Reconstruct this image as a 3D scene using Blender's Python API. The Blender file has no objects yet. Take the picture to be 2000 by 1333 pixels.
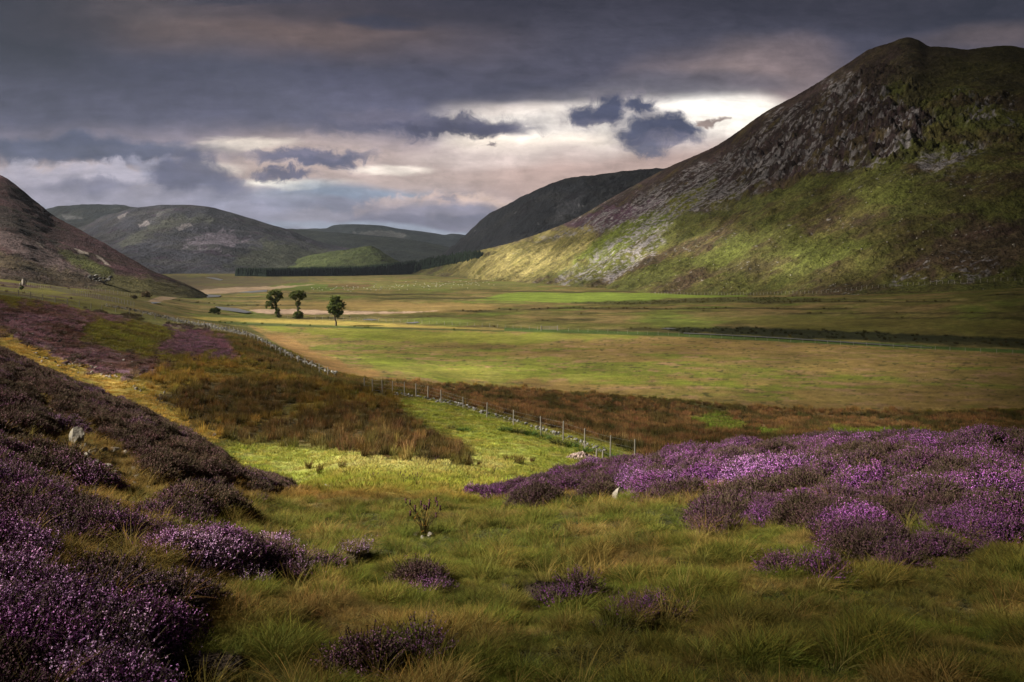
import bpy, bmesh, math, random
import numpy as np
from mathutils import Vector, Matrix, Euler

random.seed(7); RNG = np.random.default_rng(7)
C = bpy.context.scene.collection
F = 1555.0; HY = 515.0
R = math.radians

# ------------------------------------------------------------------ camera
cam_d = bpy.data.cameras.new('camera'); cam = bpy.data.objects.new('camera', cam_d); C.objects.link(cam)
cam_d.sensor_width = 36; cam_d.lens = 36 * F / 2000
cam_d.shift_y = -(666.5 - HY) / 2000
cam_d.clip_start = 0.1; cam_d.clip_end = 60000
cam.location = (0, 0, 0); cam.rotation_euler = (R(90), 0, 0)
bpy.context.scene.camera = cam
sc = bpy.context.scene
sc.view_settings.view_transform = 'Standard'; sc.view_settings.look = 'None'; sc.view_settings.gamma = 1
EXPO = 1.75
sc.view_settings.exposure = EXPO
GAIN = 2 ** EXPO
sc.cycles.max_bounces = 5; sc.cycles.diffuse_bounces = 2; sc.cycles.glossy_bounces = 2
sc.cycles.transparent_max_bounces = 12; sc.cycles.volume_bounces = 0
sc.cycles.sample_clamp_indirect = 3

# ------------------------------------------------------------------ sun
SUN_EL, SUN_AZ = R(34), R(-98)          # azimuth measured from the view direction (+Y) towards +X
L = np.array([math.sin(SUN_AZ) * math.cos(SUN_EL), math.cos(SUN_AZ) * math.cos(SUN_EL), math.sin(SUN_EL)])
sd = bpy.data.lights.new('sun', 'SUN'); sun = bpy.data.objects.new('sun', sd); C.objects.link(sun)
sd.energy = 5.0; sd.angle = R(0.4); sd.color = (1.0, 0.93, 0.80)
sun.rotation_euler = Vector(L).to_track_quat('Z', 'Y').to_euler()

def lin(c): return tuple((v / 255 / 12.92) if v <= 10 else ((v / 255 + 0.055) / 1.055) ** 2.4 for v in c)

# ------------------------------------------------------------------ node helpers
class NB:
    def __init__(s, nt): s.nt = nt; s.n = nt.nodes; s.l = nt.links
    def set(s, sock, v):
        if v is None: return
        if isinstance(v, bpy.types.NodeSocket): s.l.new(v, sock)
        elif hasattr(sock.default_value, '__len__') and not hasattr(v, '__len__'): sock.default_value = (v,) * len(sock.default_value)
        elif hasattr(v, '__len__') and len(sock.default_value) == 4 and len(v) == 3: sock.default_value = (*v, 1)
        else: sock.default_value = v
    def math(s, op, a, b=None, c=None, clamp=False):
        n = s.n.new('ShaderNodeMath'); n.operation = op; n.use_clamp = clamp
        s.set(n.inputs[0], a); s.set(n.inputs[1], b)
        if c is not None: s.set(n.inputs[2], c)
        return n.outputs[0]
    def vec(s, op, a, b=None, scale=None):
        n = s.n.new('ShaderNodeVectorMath'); n.operation = op
        s.set(n.inputs[0], a)
        if b is not None: s.set(n.inputs[1], b)
        if scale is not None: s.set(n.inputs[3], scale)
        return n.outputs['Value'] if op in ('LENGTH', 'DOT_PRODUCT', 'DISTANCE') else n.outputs[0]
    def noise(s, vec, scale, detail=4, rough=.55, dims='3D', col=False, dist=0):
        n = s.n.new('ShaderNodeTexNoise'); n.noise_dimensions = dims
        if vec is not None: s.l.new(vec, n.inputs['Vector'])
        n.inputs['Scale'].default_value = scale; n.inputs['Detail'].default_value = detail
        n.inputs['Roughness'].default_value = rough; n.inputs['Distortion'].default_value = dist
        return n.outputs['Color' if col else 'Fac']
    def mr(s, v, a, b, c=0, d=1, smooth=True):
        n = s.n.new('ShaderNodeMapRange'); n.interpolation_type = 'SMOOTHSTEP' if smooth else 'LINEAR'
        s.set(n.inputs[0], v); s.set(n.inputs[1], a); s.set(n.inputs[2], b); s.set(n.inputs[3], c); s.set(n.inputs[4], d)
        return n.outputs[0]
    def mix(s, f, a, b, mode='MIX'):
        n = s.n.new('ShaderNodeMix'); n.data_type = 'RGBA'; n.blend_type = mode
        s.set(n.inputs[0], f); s.set(n.inputs[6], a); s.set(n.inputs[7], b)
        return n.outputs[2]
    def comb(s, x, y, z=0.0):
        n = s.n.new('ShaderNodeCombineXYZ'); s.set(n.inputs[0], x); s.set(n.inputs[1], y); s.set(n.inputs[2], z); return n.outputs[0]
    def attr(s, name, typ='GEOMETRY', out='Color'):
        n = s.n.new('ShaderNodeAttribute'); n.attribute_name = name; n.attribute_type = typ; return n.outputs[out]

# ------------------------------------------------------------------ world: Nishita sky behind storm clouds
W = bpy.data.worlds.new('World'); sc.world = W; W.use_nodes = True
nt = W.node_tree; nt.nodes.clear(); b = NB(nt)
geo = nt.nodes.new('ShaderNodeTexCoord'); D = geo.outputs['Generated']
sp = nt.nodes.new('ShaderNodeSeparateXYZ'); nt.links.new(D, sp.inputs[0])
yy = b.math('MAXIMUM', b.math('ABSOLUTE', sp.outputs[1]), 0.12)
U = b.math('MULTIPLY_ADD', b.math('DIVIDE', sp.outputs[0], yy), F / 1000, 1.0)      # 0..2 over the valley
V = b.math('MULTIPLY', b.math('DIVIDE', sp.outputs[2], yy), F / 1000)               # 0 at the horizon, up
P = b.comb(U, V, 0.0)
def warp(base, sx, sy, scale, amt_x, amt_y, detail=5, rough=.6, seed=0.0):
    q = b.vec('MULTIPLY', base, (sx, sy, 1)); q = b.vec('ADD', q, (seed, seed * .7, seed * 1.3))
    n = b.noise(q, scale, detail, rough, col=True)
    n = b.vec('SUBTRACT', n, (.5, .5, .5)); n = b.vec('MULTIPLY', n, (amt_x, amt_y, 0))
    return b.vec('ADD', base, n)
P_soft = warp(P, 1, 2.2, 2.5, .35, .09, 4, .5, 3.1)
P_bill = warp(warp(P, 1, 1.2, 7, .10, .07, 2, .5, 1.7), 1, 1.3, 24, .05, .034, 4, .6, 9.2)
P_strk = warp(warp(P, 1, 5, 3, .30, .028, 3, .55, 5.5), 1, 3, 18, .05, .015, 3, .6, 2.2)
P_cum = warp(warp(P, 1, 1.1, 15, .085, .055, 2, .5, 4.4), 1, 1.2, 38, .065, .048, 6, .72, 7.7)
PW = {'c': P_cum, 's': P_soft, 'b': P_bill, 't': P_strk}
def S(r, g, bb): return tuple(v / GAIN for v in lin((r, g, bb)))
# vertical base (from the horizon upward)
ramp = nt.nodes.new('ShaderNodeValToRGB'); cr = ramp.color_ramp
sepS = nt.nodes.new('ShaderNodeSeparateXYZ'); nt.links.new(P_soft, sepS.inputs[0])
nt.links.new(b.math('DIVIDE', sepS.outputs[1], 0.60), ramp.inputs[0])
stops = [(0.0, (140, 150, 168)), (0.13, (128, 138, 160)), (0.22, (146, 146, 164)), (0.30, (190, 170, 165)), (0.38, (150, 138, 148)), (0.47, (100, 98, 120)), (0.60, (82, 80, 100)), (0.78, (72, 69, 84)), (0.92, (74, 66, 72)), (1.0, (58, 54, 63))]
cr.elements[0].position = 0; cr.elements[0].color = (*S(*stops[0][1]), 1); cr.elements[1].position = 1; cr.elements[1].color = (*S(*stops[-1][1]), 1)
for p_, c_ in stops[1:-1]:
    e = cr.elements.new(p_); e.color = (*S(*c_), 1)
colr = ramp.outputs[0]
# (kind, px, py, rx, ry, softness, opacity, colour)
EL = [
 ('s', 550, 60, 420, 55, .6, .85, (120, 98, 90)), ('s', 300, 25, 200, 30, .6, .5, (112, 96, 92)),
 ('s', 1100, 20, 700, 40, .5, .8, (62, 58, 70)), ('s', 150, 170, 420, 90, .6, .6, (70, 68, 84)),
 ('s', 0, 40, 260, 110, .6, .8, (50, 46, 54)), ('s', 1950, 20, 400, 50, .6, .7, (56, 52, 62)), ('t', 760, 42, 60, 13, .5, .9, (62, 60, 76)), ('t', 500, 3, 150, 9, .5, .8, (66, 62, 74)),
 ('s', 1250, 110, 500, 75, .5, .7, (84, 80, 94)),
 ('s', 1490, 165, 190, 75, .6, .85, (168, 146, 142)), ('s', 1560, 110, 110, 45, .6, .6, (140, 122, 124)),
 ('s', 1960, 75, 160, 22, .7, .7, (110, 94, 92)),
 ('s', 1250, 330, 330, 90, .5, .9, (196, 168, 158)), ('s', 700, 320, 300, 60, .5, .8, (196, 174, 166)),
 ('s', 1230, 228, 345, 60, .35, 1, (244, 230, 220)), ('s', 1330, 218, 220, 46, .4, 1, (292, 282, 268)), ('t', 1400, 205, 80, 22, .6, 1, (300, 292, 280)), ('s', 1040, 262, 120, 22, .5, .9, (285, 268, 248)),
 ('t', 1060, 245, 130, 26, .5, .9, (250, 240, 230)), ('s', 1020, 290, 150, 22, .6, .7, (232, 214, 206)),
 ('s', 1120, 172, 330, 26, .5, .9, (84, 82, 100)), ('s', 1400, 160, 200, 22, .5, .7, (104, 98, 108)),
 ('t', 330, 293, 250, 9, .6, .9, (190, 175, 172)), ('t', 500, 281, 80, 13, .5, 1, (252, 236, 220)),
 ('t', 400, 322, 60, 16, .5, .9, (245, 228, 214)), ('t', 540, 357, 110, 10, .5, 1, (255, 246, 232)),
 ('t', 740, 332, 80, 10, .5, 1, (255, 240, 226)), ('t', 600, 300, 160, 12, .6, .5, (214, 190, 180)),
 ('c', 820, 243, 215, 20, .45, .95, (88, 86, 108)), ('c', 740, 232, 90, 16, .5, .6, (112, 106, 124)), ('c', 900, 252, 120, 10, .5, .8, (74, 72, 94)), ('t', 960, 255, 90, 12, .5, .9, (86, 84, 106)),
 ('c', 600, 307, 125, 18, .4, .95, (108, 106, 130)), ('c', 640, 314, 80, 9, .5, .8, (92, 92, 116)), ('c', 555, 343, 62, 11, .4, .95, (104, 102, 126)),
 ('b', 170, 298, 270, 28, .4, .95, (80, 84, 108)),
 ('s', 690, 380, 150, 16, .6, .8, (130, 148, 172)),
 ('c', 200, 372, 250, 40, .25, .95, (158, 154, 172)), ('c', 60, 345, 60, 30, .3, .8, (184, 178, 192)), ('c', 150, 338, 60, 24, .3, .9, (188, 180, 192)), ('c', 240, 345, 70, 24, .3, .9, (176, 170, 184)), ('c', 310, 325, 50, 22, .3, .9, (150, 148, 166)), ('c', 110, 372, 100, 13, .5, .8, (108, 106, 128)), ('c', 200, 358, 50, 10, .5, .6, (112, 110, 132)), ('c', 290, 372, 70, 14, .5, .6, (176, 166, 172)), ('c', 90, 360, 80, 36, .5, .7, (166, 160, 176)),
 ('c', 370, 350, 85, 46, .35, .95, (92, 92, 116)), ('b', 430, 380, 60, 30, .4, .8, (112, 112, 136)),
 ('b', 180, 375, 80, 14, .6, .8, (122, 120, 142)),
 ('b', 300, 392, 190, 18, .5, .7, (156, 152, 170)),
 ('b', 560, 415, 210, 32, .4, .85, (134, 134, 154)),
 ('c', 860, 408, 130, 26, .25, 1, (212, 186, 176)), ('c', 930, 400, 60, 24, .3, .9, (216, 190, 178)), ('c', 780, 408, 70, 24, .3, .9, (196, 178, 178)), ('c', 620, 425, 90, 20, .4, .8, (160, 156, 172)), ('c', 470, 415, 80, 20, .4, .8, (150, 148, 168)), ('b', 870, 430, 190, 34, .4, 1, (140, 136, 154)),
 ('b', 850, 440, 210, 14, .5, .8, (112, 112, 134)), ('c', 872, 393, 24, 9, .6, .6, (112, 118, 146)),
 ('s', 700, 452, 300, 8, .6, .7, (158, 168, 186)),
 ('c', 1162, 222, 66, 32, .5, .55, (150, 138, 148)), ('c', 1250, 205, 52, 25, .5, .55, (150, 138, 148)), ('c', 1290, 256, 90, 42, .5, .55, (150, 138, 148)), ('c', 1145, 224, 34, 20, .5, 1, (86, 88, 112)), ('c', 1188, 218, 28, 23, .5, 1, (80, 82, 106)), ('c', 1165, 236, 40, 10, .5, .7, (104, 102, 124)), ('c', 1250, 205, 38, 17, .5, 1, (84, 86, 110)),
 ('c', 1258, 256, 44, 28, .45, 1, (88, 90, 114)), ('c', 1318, 250, 50, 26, .45, 1, (80, 82, 106)), ('c', 1290, 244, 40, 22, .5, .8, (76, 78, 102)), ('c', 1300, 274, 60, 12, .6, .7, (112, 108, 128)), ('c', 1265, 290, 34, 13, .5, .9, (104, 104, 126)),
 ('c', 1384, 236, 20, 9, .4, .9, (150, 126, 118)), ('c', 960, 281, 14, 5, .5, .9, (140, 124, 126)),
]
for kd, cx, cy, rx, ry, so, op, co in EL:
    q = b.vec('SUBTRACT', PW[kd], (cx / 1000, (HY - cy) / 1000, 0))
    q = b.vec('MULTIPLY', q, (1000 / rx, 1000 / ry, 0))
    m = b.mr(b.vec('LENGTH', q), 1 + so, 1 - so, 0, op)
    colr = b.mix(m, colr, S(*co))
# ragged texture in the cloud base
n1 = b.noise(b.vec('MULTIPLY', P_soft, (1, 3.0, 1)), 4.5, 8, .66)
colr = b.mix(1.0, colr, b.mr(n1, .25, .75, .70, 1.30, False), 'MULTIPLY')
n2 = b.noise(b.vec('MULTIPLY', P_bill, (1, 1.6, 1)), 16, 6, .6)
colr = b.mix(1.0, colr, b.mr(n2, .25, .75, .80, 1.20, False), 'MULTIPLY')
colr = b.mix(1.0, colr, b.mr(V, .22, .5, 1.0, .76), 'MULTIPLY')
n3 = b.noise(b.vec('MULTIPLY', P_strk, (1, 4.5, 1)), 14, 6, .65)
colr = b.mix(1.0, colr, b.mr(n3, .3, .7, .88, 1.12, False), 'MULTIPLY')
# below the horizon the world is dark ground
colr = b.mix(b.mr(sp.outputs[2], -0.02, 0.0, 1, 0), colr, (.012, .011, .009))
sky = nt.nodes.new('ShaderNodeTexSky'); sky.sky_type = 'NISHITA'; sky.sun_disc = False
sky.sun_elevation = SUN_EL; sky.sun_rotation = SUN_AZ
bg1 = nt.nodes.new('ShaderNodeBackground'); nt.links.new(sky.outputs[0], bg1.inputs[0]); bg1.inputs[1].default_value = 0.05
bg2 = nt.nodes.new('ShaderNodeBackground'); nt.links.new(colr, bg2.inputs[0]); bg2.inputs[1].default_value = 1.0
mx = nt.nodes.new('ShaderNodeMixShader'); mx.inputs[0].default_value = 0.96
nt.links.new(bg1.outputs[0], mx.inputs[1]); nt.links.new(bg2.outputs[0], mx.inputs[2])
wo = nt.nodes.new('ShaderNodeOutputWorld'); nt.links.new(mx.outputs[0], wo.inputs[0])
W.cycles.sampling_method = 'MANUAL'; W.cycles.sample_map_resolution = 512

# ------------------------------------------------------------------ numpy noise
def _h(ix, iy, seed):
    h = (ix.astype(np.int64) * 374761393 + iy.astype(np.int64) * 668265263 + seed * 1442695041) & 0xffffffff
    h = ((h ^ (h >> 13)) * 1274126177) & 0xffffffff
    return ((h ^ (h >> 16)) & 0xffff) / 65536.0 * 2 * np.pi
def pn(x, y, seed=0):
    x = np.asarray(x, float); y = np.asarray(y, float)
    ix = np.floor(x); iy = np.floor(y); fx = x - ix; fy = y - iy
    u = fx * fx * fx * (fx * (fx * 6 - 15) + 10); v = fy * fy * fy * (fy * (fy * 6 - 15) + 10)
    def g(a, c_):
        th = _h(ix + a, iy + c_, seed); return np.cos(th) * (fx - a) + np.sin(th) * (fy - c_)
    return ((g(0, 0) * (1 - u) + g(1, 0) * u) * (1 - v) + (g(0, 1) * (1 - u) + g(1, 1) * u) * v) * 1.5
def fbm(x, y, seed=0, o=4, r=.5):
    s = 0; a = 1; n = 0
    for i in range(o):
        s = s + a * pn(x * 2 ** i + 13.7 * i, y * 2 ** i - 7.1 * i, seed + i); n += a; a *= r
    return s / n
def ridged(x, y, seed=0, o=4):
    s = 0; a = 1; n = 0
    for i in range(o):
        s = s + a * (1 - np.abs(pn(x * 2 ** i + 3.7 * i, y * 2 ** i, seed + i)) * 2); n += a; a *= .55
    return s / n
def ss(a, c_, x): t = np.clip((x - a) / (c_ - a), 0, 1); return t * t * (3 - 2 * t)
def lerp(a, c_, m): return a + (c_ - a) * m

# ------------------------------------------------------------------ terrain profile lines
def curve(pts):          # smooth interpolation of (px, value...) rows over px
    pts = np.array(pts, float)
    def f(px):
        out = []
        for k in range(1, pts.shape[1]):
            out.append(pchip(pts[:, 0], pts[:, k], px))
        return out
    return f
def pchip(x, y, xi):
    x = np.asarray(x, float); y = np.asarray(y, float); h = np.diff(x); d = np.diff(y) / h
    m = np.zeros_like(y); m[0] = d[0]; m[-1] = d[-1]
    for i in range(1, len(x) - 1):
        if d[i - 1] * d[i] > 0:
            w1 = 2 * h[i] + h[i - 1]; w2 = h[i] + 2 * h[i - 1]; m[i] = (w1 + w2) / (w1 / d[i - 1] + w2 / d[i])
    xi = np.clip(xi, x[0], x[-1]); k = np.clip(np.searchsorted(x, xi) - 1, 0, len(x) - 2)
    t = (xi - x[k]) / h[k]; t2 = t * t; t3 = t2 * t
    return (2 * t3 - 3 * t2 + 1) * y[k] + (t3 - 2 * t2 + t) * h[k] * m[k] + (-2 * t3 + 3 * t2) * y[k + 1] + (t3 - t2) * h[k] * m[k + 1]
# each feature: rows (px, Y, value) where value is height z (mode 'z') or image row (mode 'p')
FEAT = [
 ('z', [(-900, 1.2, -1.2), (0, 1.2, -1.55), (1000, 1.2, -1.75), (2900, 1.2, -1.75)]),
 ('z', [(-900, 4, -1.2), (0, 4, -1.85), (400, 4, -2.08), (1000, 4, -2.15), (2000, 4, -2.12), (2900, 4, -2.1)]),
 ('z', [(-900, 7, -1.1), (0, 7, -2.2), (300, 7, -2.5), (700, 7, -2.86), (1000, 7, -2.88), (1400, 7, -2.8), (1800, 7, -2.76), (2900, 7, -2.6)]),
 ('z', [(-900, 12, -1.0), (0, 12, -2.85), (150, 12, -3.08), (300, 12, -3.45), (450, 12, -3.78), (600, 12, -4.0), (900, 12, -3.93), (1200, 12, -3.78), (1400, 12, -3.55), (1600, 12, -3.3), (1800, 12, -3.15), (2000, 12, -3.05), (2900, 12, -2.8)]),
 ('p', [(-900, 45, 380), (-400, 40, 540), (0, 35, 697), (200, 30, 783), (300, 27, 825), (400, 24, 885), (480, 22, 935), (560, 20, 962), (700, 19, 956), (850, 20, 958), (950, 22, 970), (1100, 22, 943), (1240, 22, 912), (1400, 21, 892), (1600, 19, 884), (1800, 17, 880), (2000, 16, 876), (2400, 15, 868), (2900, 15, 860)]),
 ('p', [(-900, 60, 430), (-400, 58, 590), (0, 50, 722), (200, 42, 800), (300, 38, 842), (400, 33, 893), (560, 28, 950), (700, 30, 905), (850, 30, 912), (950, 32, 922), (1100, 33, 940), (1240, 34, 955), (1400, 35, 965), (1600, 35, 960), (2000, 36, 950), (2900, 36, 940)]),
 ('p', [(-900, 75, 480), (-400, 70, 600), (0, 65, 655), (200, 56, 743), (330, 50, 778), (400, 50, 802), (560, 48, 838), (700, 48, 832), (850, 47, 850), (1000, 46, 866), (1240, 44, 900), (1400, 48, 902), (1600, 50, 904), (2000, 50, 904), (2900, 50, 890)]),
 ('p', [(-900, 120, 500), (-400, 110, 565), (0, 105, 592), (100, 105, 605), (200, 100, 640), (330, 95, 680), (400, 90, 697), (480, 85, 712), (560, 80, 738), (640, 76, 752), (770, 70, 770), (900, 66, 790), (1050, 66, 815), (1240, 66, 845), (1400, 68, 853), (1600, 68, 858), (2000, 68, 860), (2900, 68, 860)]),
 ('p', [(-900, 190, 500), (-400, 180, 545), (0, 170, 575), (100, 180, 587), (200, 200, 599), (330, 200, 624), (480, 165, 652), (560, 135, 692), (640, 112, 731), (700, 105, 748), (800, 115, 753), (900, 125, 757), (1050, 125, 764), (1200, 119.6, 775), (1500, 110, 797), (1800, 108, 803), (2000, 109, 800), (2900, 109, 800)]),
 ('z', [(-900, 330, 5), (-400, 300, -2), (0, 240, -7.25), (100, 250, -9.2), (200, 270, -10.9), (330, 290, -16.0), (400, 280, -18.6), (480, 240, -19.5), (560, 215, -19.9), (900, 215, -20), (1500, 215, -20), (2000, 190, -19.7), (2900, 190, -19.5)]),
 ('z', [(-900, 500, 10), (-400, 420, 0), (0, 330, -6), (100, 350, -9), (200, 370, -12), (330, 400, -17), (400, 400, -19.2), (480, 350, -20), (1100, 350, -20), (1300, 350, -19.3), (1500, 340, -17.2), (1750, 320, -13.8), (2000, 300, -10.2), (2400, 300, -7), (2900, 300, -4)]),
 ('z', [(-900, 700, 10), (-400, 700, 0), (0, 650, -12), (200, 650, -15), (400, 600, -20), (700, 600, -20), (1100, 600, -20), (1500, 600, -18), (2000, 600, -10), (2900, 600, -5)]),
 ('z', [(-900, 1300, -20), (0, 1300, -20), (400, 1300, -19.5), (800, 1300, -20), (2900, 1300, -20)]),
 ('z', [(-900, 9000, -40), (1000, 9000, -40), (2900, 9000, -40)]),
 ('z', [(-900, 14000, -60), (1000, 14000, -60), (2900, 14000, -60)]),
]
tc = np.concatenate([np.linspace(-1.22, -0.70, 50)[:-1], np.linspace(-0.70, 0.70, 1300), np.linspace(0.70, 1.22, 50)[1:]])
yr = np.concatenate([np.exp(np.linspace(math.log(1.2), math.log(1600), 780)), np.exp(np.linspace(math.log(1600), math.log(14000), 16))[1:]])
pxc = 1000 + F * tc
FY, FZ = [], []
for mode, rows in FEAT:
    Yk, v = curve(rows)(pxc)
    FY.append(Yk); FZ.append(v if mode == 'z' else Yk * (HY - v) / F)
FY = np.array(FY); FZ = np.array(FZ); LY = np.log(FY)
def column_profiles(lq):               # PCHIP in log Y for all columns at once -> Z[rows, cols]
    h = np.diff(LY, axis=0); d = np.diff(FZ, axis=0) / h
    m = np.zeros_like(FZ); m[0] = d[0]; m[-1] = d[-1]
    w1 = 2 * h[1:] + h[:-1]; w2 = h[1:] + 2 * h[:-1]; pr = d[:-1] * d[1:]
    with np.errstate(divide='ignore', invalid='ignore'):
        mm = (w1 + w2) / (w1 / d[:-1] + w2 / d[1:])
    m[1:-1] = np.where(pr > 0, mm, 0)
    Z = np.zeros((len(lq), LY.shape[1])); q = lq[:, None]
    for k in range(len(LY) - 1):
        t = (q - LY[k]) / h[k]; sel = (t >= 0) & (t <= 1) if k < len(LY) - 2 else (t >= 0)
        t = np.clip(t, 0, 1); t2 = t * t; t3 = t2 * t
        v = (2 * t3 - 3 * t2 + 1) * FZ[k] + (t3 - 2 * t2 + t) * h[k] * m[k] + (-2 * t3 + 3 * t2) * FZ[k + 1] + (t3 - t2) * h[k] * m[k + 1]
        Z = np.where(sel, v, Z)
    Z = np.where(q < LY[0], FZ[0], Z)
    return Z
G0 = column_profiles(np.log(yr))
GX = yr[:, None] * tc[None, :]; GY = np.repeat(yr[:, None], len(tc), 1)

# ------------------------------------------------------------------ land cover (surface colour by place, some light and shade painted in)
def polymask(px, py, poly, soft=8, wa=10, ws=40, seed=0, ysq=1.0):
    """soft membership of points in a polygon whose edge is broken up by noise"""
    out = np.zeros(px.shape); P_ = np.array(poly, float)
    mgn = soft + wa * 1.5
    sel = (px > P_[:, 0].min() - mgn) & (px < P_[:, 0].max() + mgn) & (py > P_[:, 1].min() - mgn) & (py < P_[:, 1].max() + mgn)
    x = px[sel]; y = py[sel]
    if x.size == 0: return out
    n = fbm(x / ws, y / ws * 2, seed, 4, .6) * wa * 1.6
    ins = np.zeros(x.shape, bool); dmin = np.full(x.shape, 1e9)
    for i in range(len(P_)):
        x1, y1 = P_[i]; x2, y2 = P_[(i + 1) % len(P_)]
        c1 = ((y1 > y) != (y2 > y)) & (x < (x2 - x1) * (y - y1) / ((y2 - y1) or 1e-9) + x1); ins ^= c1
        dx, dy = x2 - x1, y2 - y1; t = np.clip(((x - x1) * dx + (y - y1) * dy) / (dx * dx + dy * dy + 1e-9), 0, 1)
        dmin = np.minimum(dmin, np.hypot(x - x1 - t * dx, y - y1 - t * dy))
    sdv = np.where(ins, dmin, -dmin) + n
    out[sel] = ss(-soft / 2, soft / 2, sdv)
    return out
def A(*c_): return np.array(c_)
# name -> polygon (image place), distance range, softness, edge noise
HEATHER_L = [(-900, 300), (-400, 520), (0, 688), (100, 733), (200, 774), (300, 815), (400, 873), (480, 928), (580, 962), (460, 975), (470, 1012), (380, 1015), (330, 985), (270, 1015), (340, 1060), (440, 1080), (570, 1105), (500, 1135), (430, 1190), (330, 1230), (240, 1290), (250, 1420), (-900, 1500)]
HEATHER_R = [(940, 972), (1100, 925), (1240, 885), (1500, 860), (2000, 850), (2900, 840), (2900, 1050), (2000, 1050), (1900, 1085), (1760, 1105), (1640, 1085), (1600, 1035), (1520, 1020), (1400, 1035), (1350, 1020), (1400, 985), (1200, 978), (1000, 978)]
MOOR = [(-900, 470), (0, 592), (120, 603), (260, 614), (275, 624), (165, 634), (160, 665), (240, 690), (330, 712), (260, 735), (180, 728), (100, 690), (0, 650), (-900, 560)]
MOOR2 = [(320, 634), (390, 643), (470, 690), (440, 698), (330, 692), (275, 682), (330, 664)]
RUSH = [(300, 772), (430, 742), (600, 752), (700, 790), (770, 800), (850, 850), (925, 882), (915, 908), (820, 900), (640, 880), (450, 862), (370, 830)]
RUSHB = [(700, 742), (900, 752), (1050, 762), (1200, 773), (1500, 798), (1800, 804), (2900, 800), (2900, 890), (1270, 905), (1190, 865), (1000, 815), (780, 764)]
WALLB = [(400, 632), (470, 648), (560, 688), (650, 736), (760, 750), (760, 775), (640, 752), (560, 735), (480, 700), (420, 672), (350, 632)]
BOWL = [(420, 890), (470, 865), (640, 882), (820, 902), (920, 905), (925, 870), (850, 835), (770, 795), (735, 775), (860, 785), (1000, 822), (1190, 872), (1290, 900), (1270, 930), (1100, 950), (940, 978), (640, 962), (500, 935)]
GULLY = [(-900, 480), (0, 646), (60, 670), (140, 705), (240, 742), (330, 765), (420, 800), (440, 850), (400, 870), (300, 812), (200, 772), (100, 731), (0, 690), (-900, 560)]
TAWNY = [(250, 735), (330, 700), (480, 698), (640, 745), (760, 758), (800, 800), (640, 800), (430, 860), (380, 850), (330, 790)]
FIELD = [(480, 634), (700, 641), (1000, 647), (1400, 661), (2000, 691), (2900, 735), (2900, 800), (2000, 800), (1700, 805), (1500, 796), (1200, 772), (1000, 758), (750, 746), (640, 726), (560, 684)]
SPOTS = [(1080, 1160, 62, 20), (1250, 1195, 45, 22), (690, 1088, 24, 14), (820, 1150, 45, 18), (510, 1092, 35, 18), (1515, 1112, 26, 12), (1590, 1125, 35, 12), (820, 1278, 60, 22), (560, 1120, 40, 20), (1230, 1235, 40, 14), (520, 1085, 30, 15), (1000, 1160, 20, 12), (690, 1300, 60, 20), (420, 1300, 60, 25), (350, 1010, 40, 20), (620, 1110, 22, 12)]
LS = [(150, 868, 26, 22), (140, 862, 14, 10), (162, 884, 20, 12), (182, 890, 26, 12), (205, 884, 16, 8), (224, 884, 20, 9), (245, 888, 14, 8), (170, 902, 26, 14), (186, 912, 18, 10), (212, 922, 22, 14), (222, 936, 26, 12), (205, 932, 14, 8), (262, 920, 9, 8), (240, 906, 12, 7), (132, 872, 12, 8), (112, 866, 12, 6), (268, 935, 16, 6), (254, 928, 10, 6), (300, 942, 10, 5), (98, 806, 8, 6), (120, 822, 8, 6), (88, 788, 8, 5), (70, 780, 8, 5), (172, 826, 9, 6), (190, 846, 8, 5), (200, 858, 12, 6), (104, 776, 6, 5), (282, 884, 8, 6), (286, 900, 7, 6), (24, 745, 12, 6), (352, 956, 18, 8), (342, 962, 10, 6), (178, 780, 6, 4), (236, 826, 6, 4), (58, 772, 6, 4), (420, 852, 8, 5), (262, 948, 12, 6), (290, 956, 14, 5), (245, 955, 10, 5), (330, 975, 9, 5)]
def wpix(x, y, z): return 1000 + F * x / y, HY - F * z / y
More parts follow.
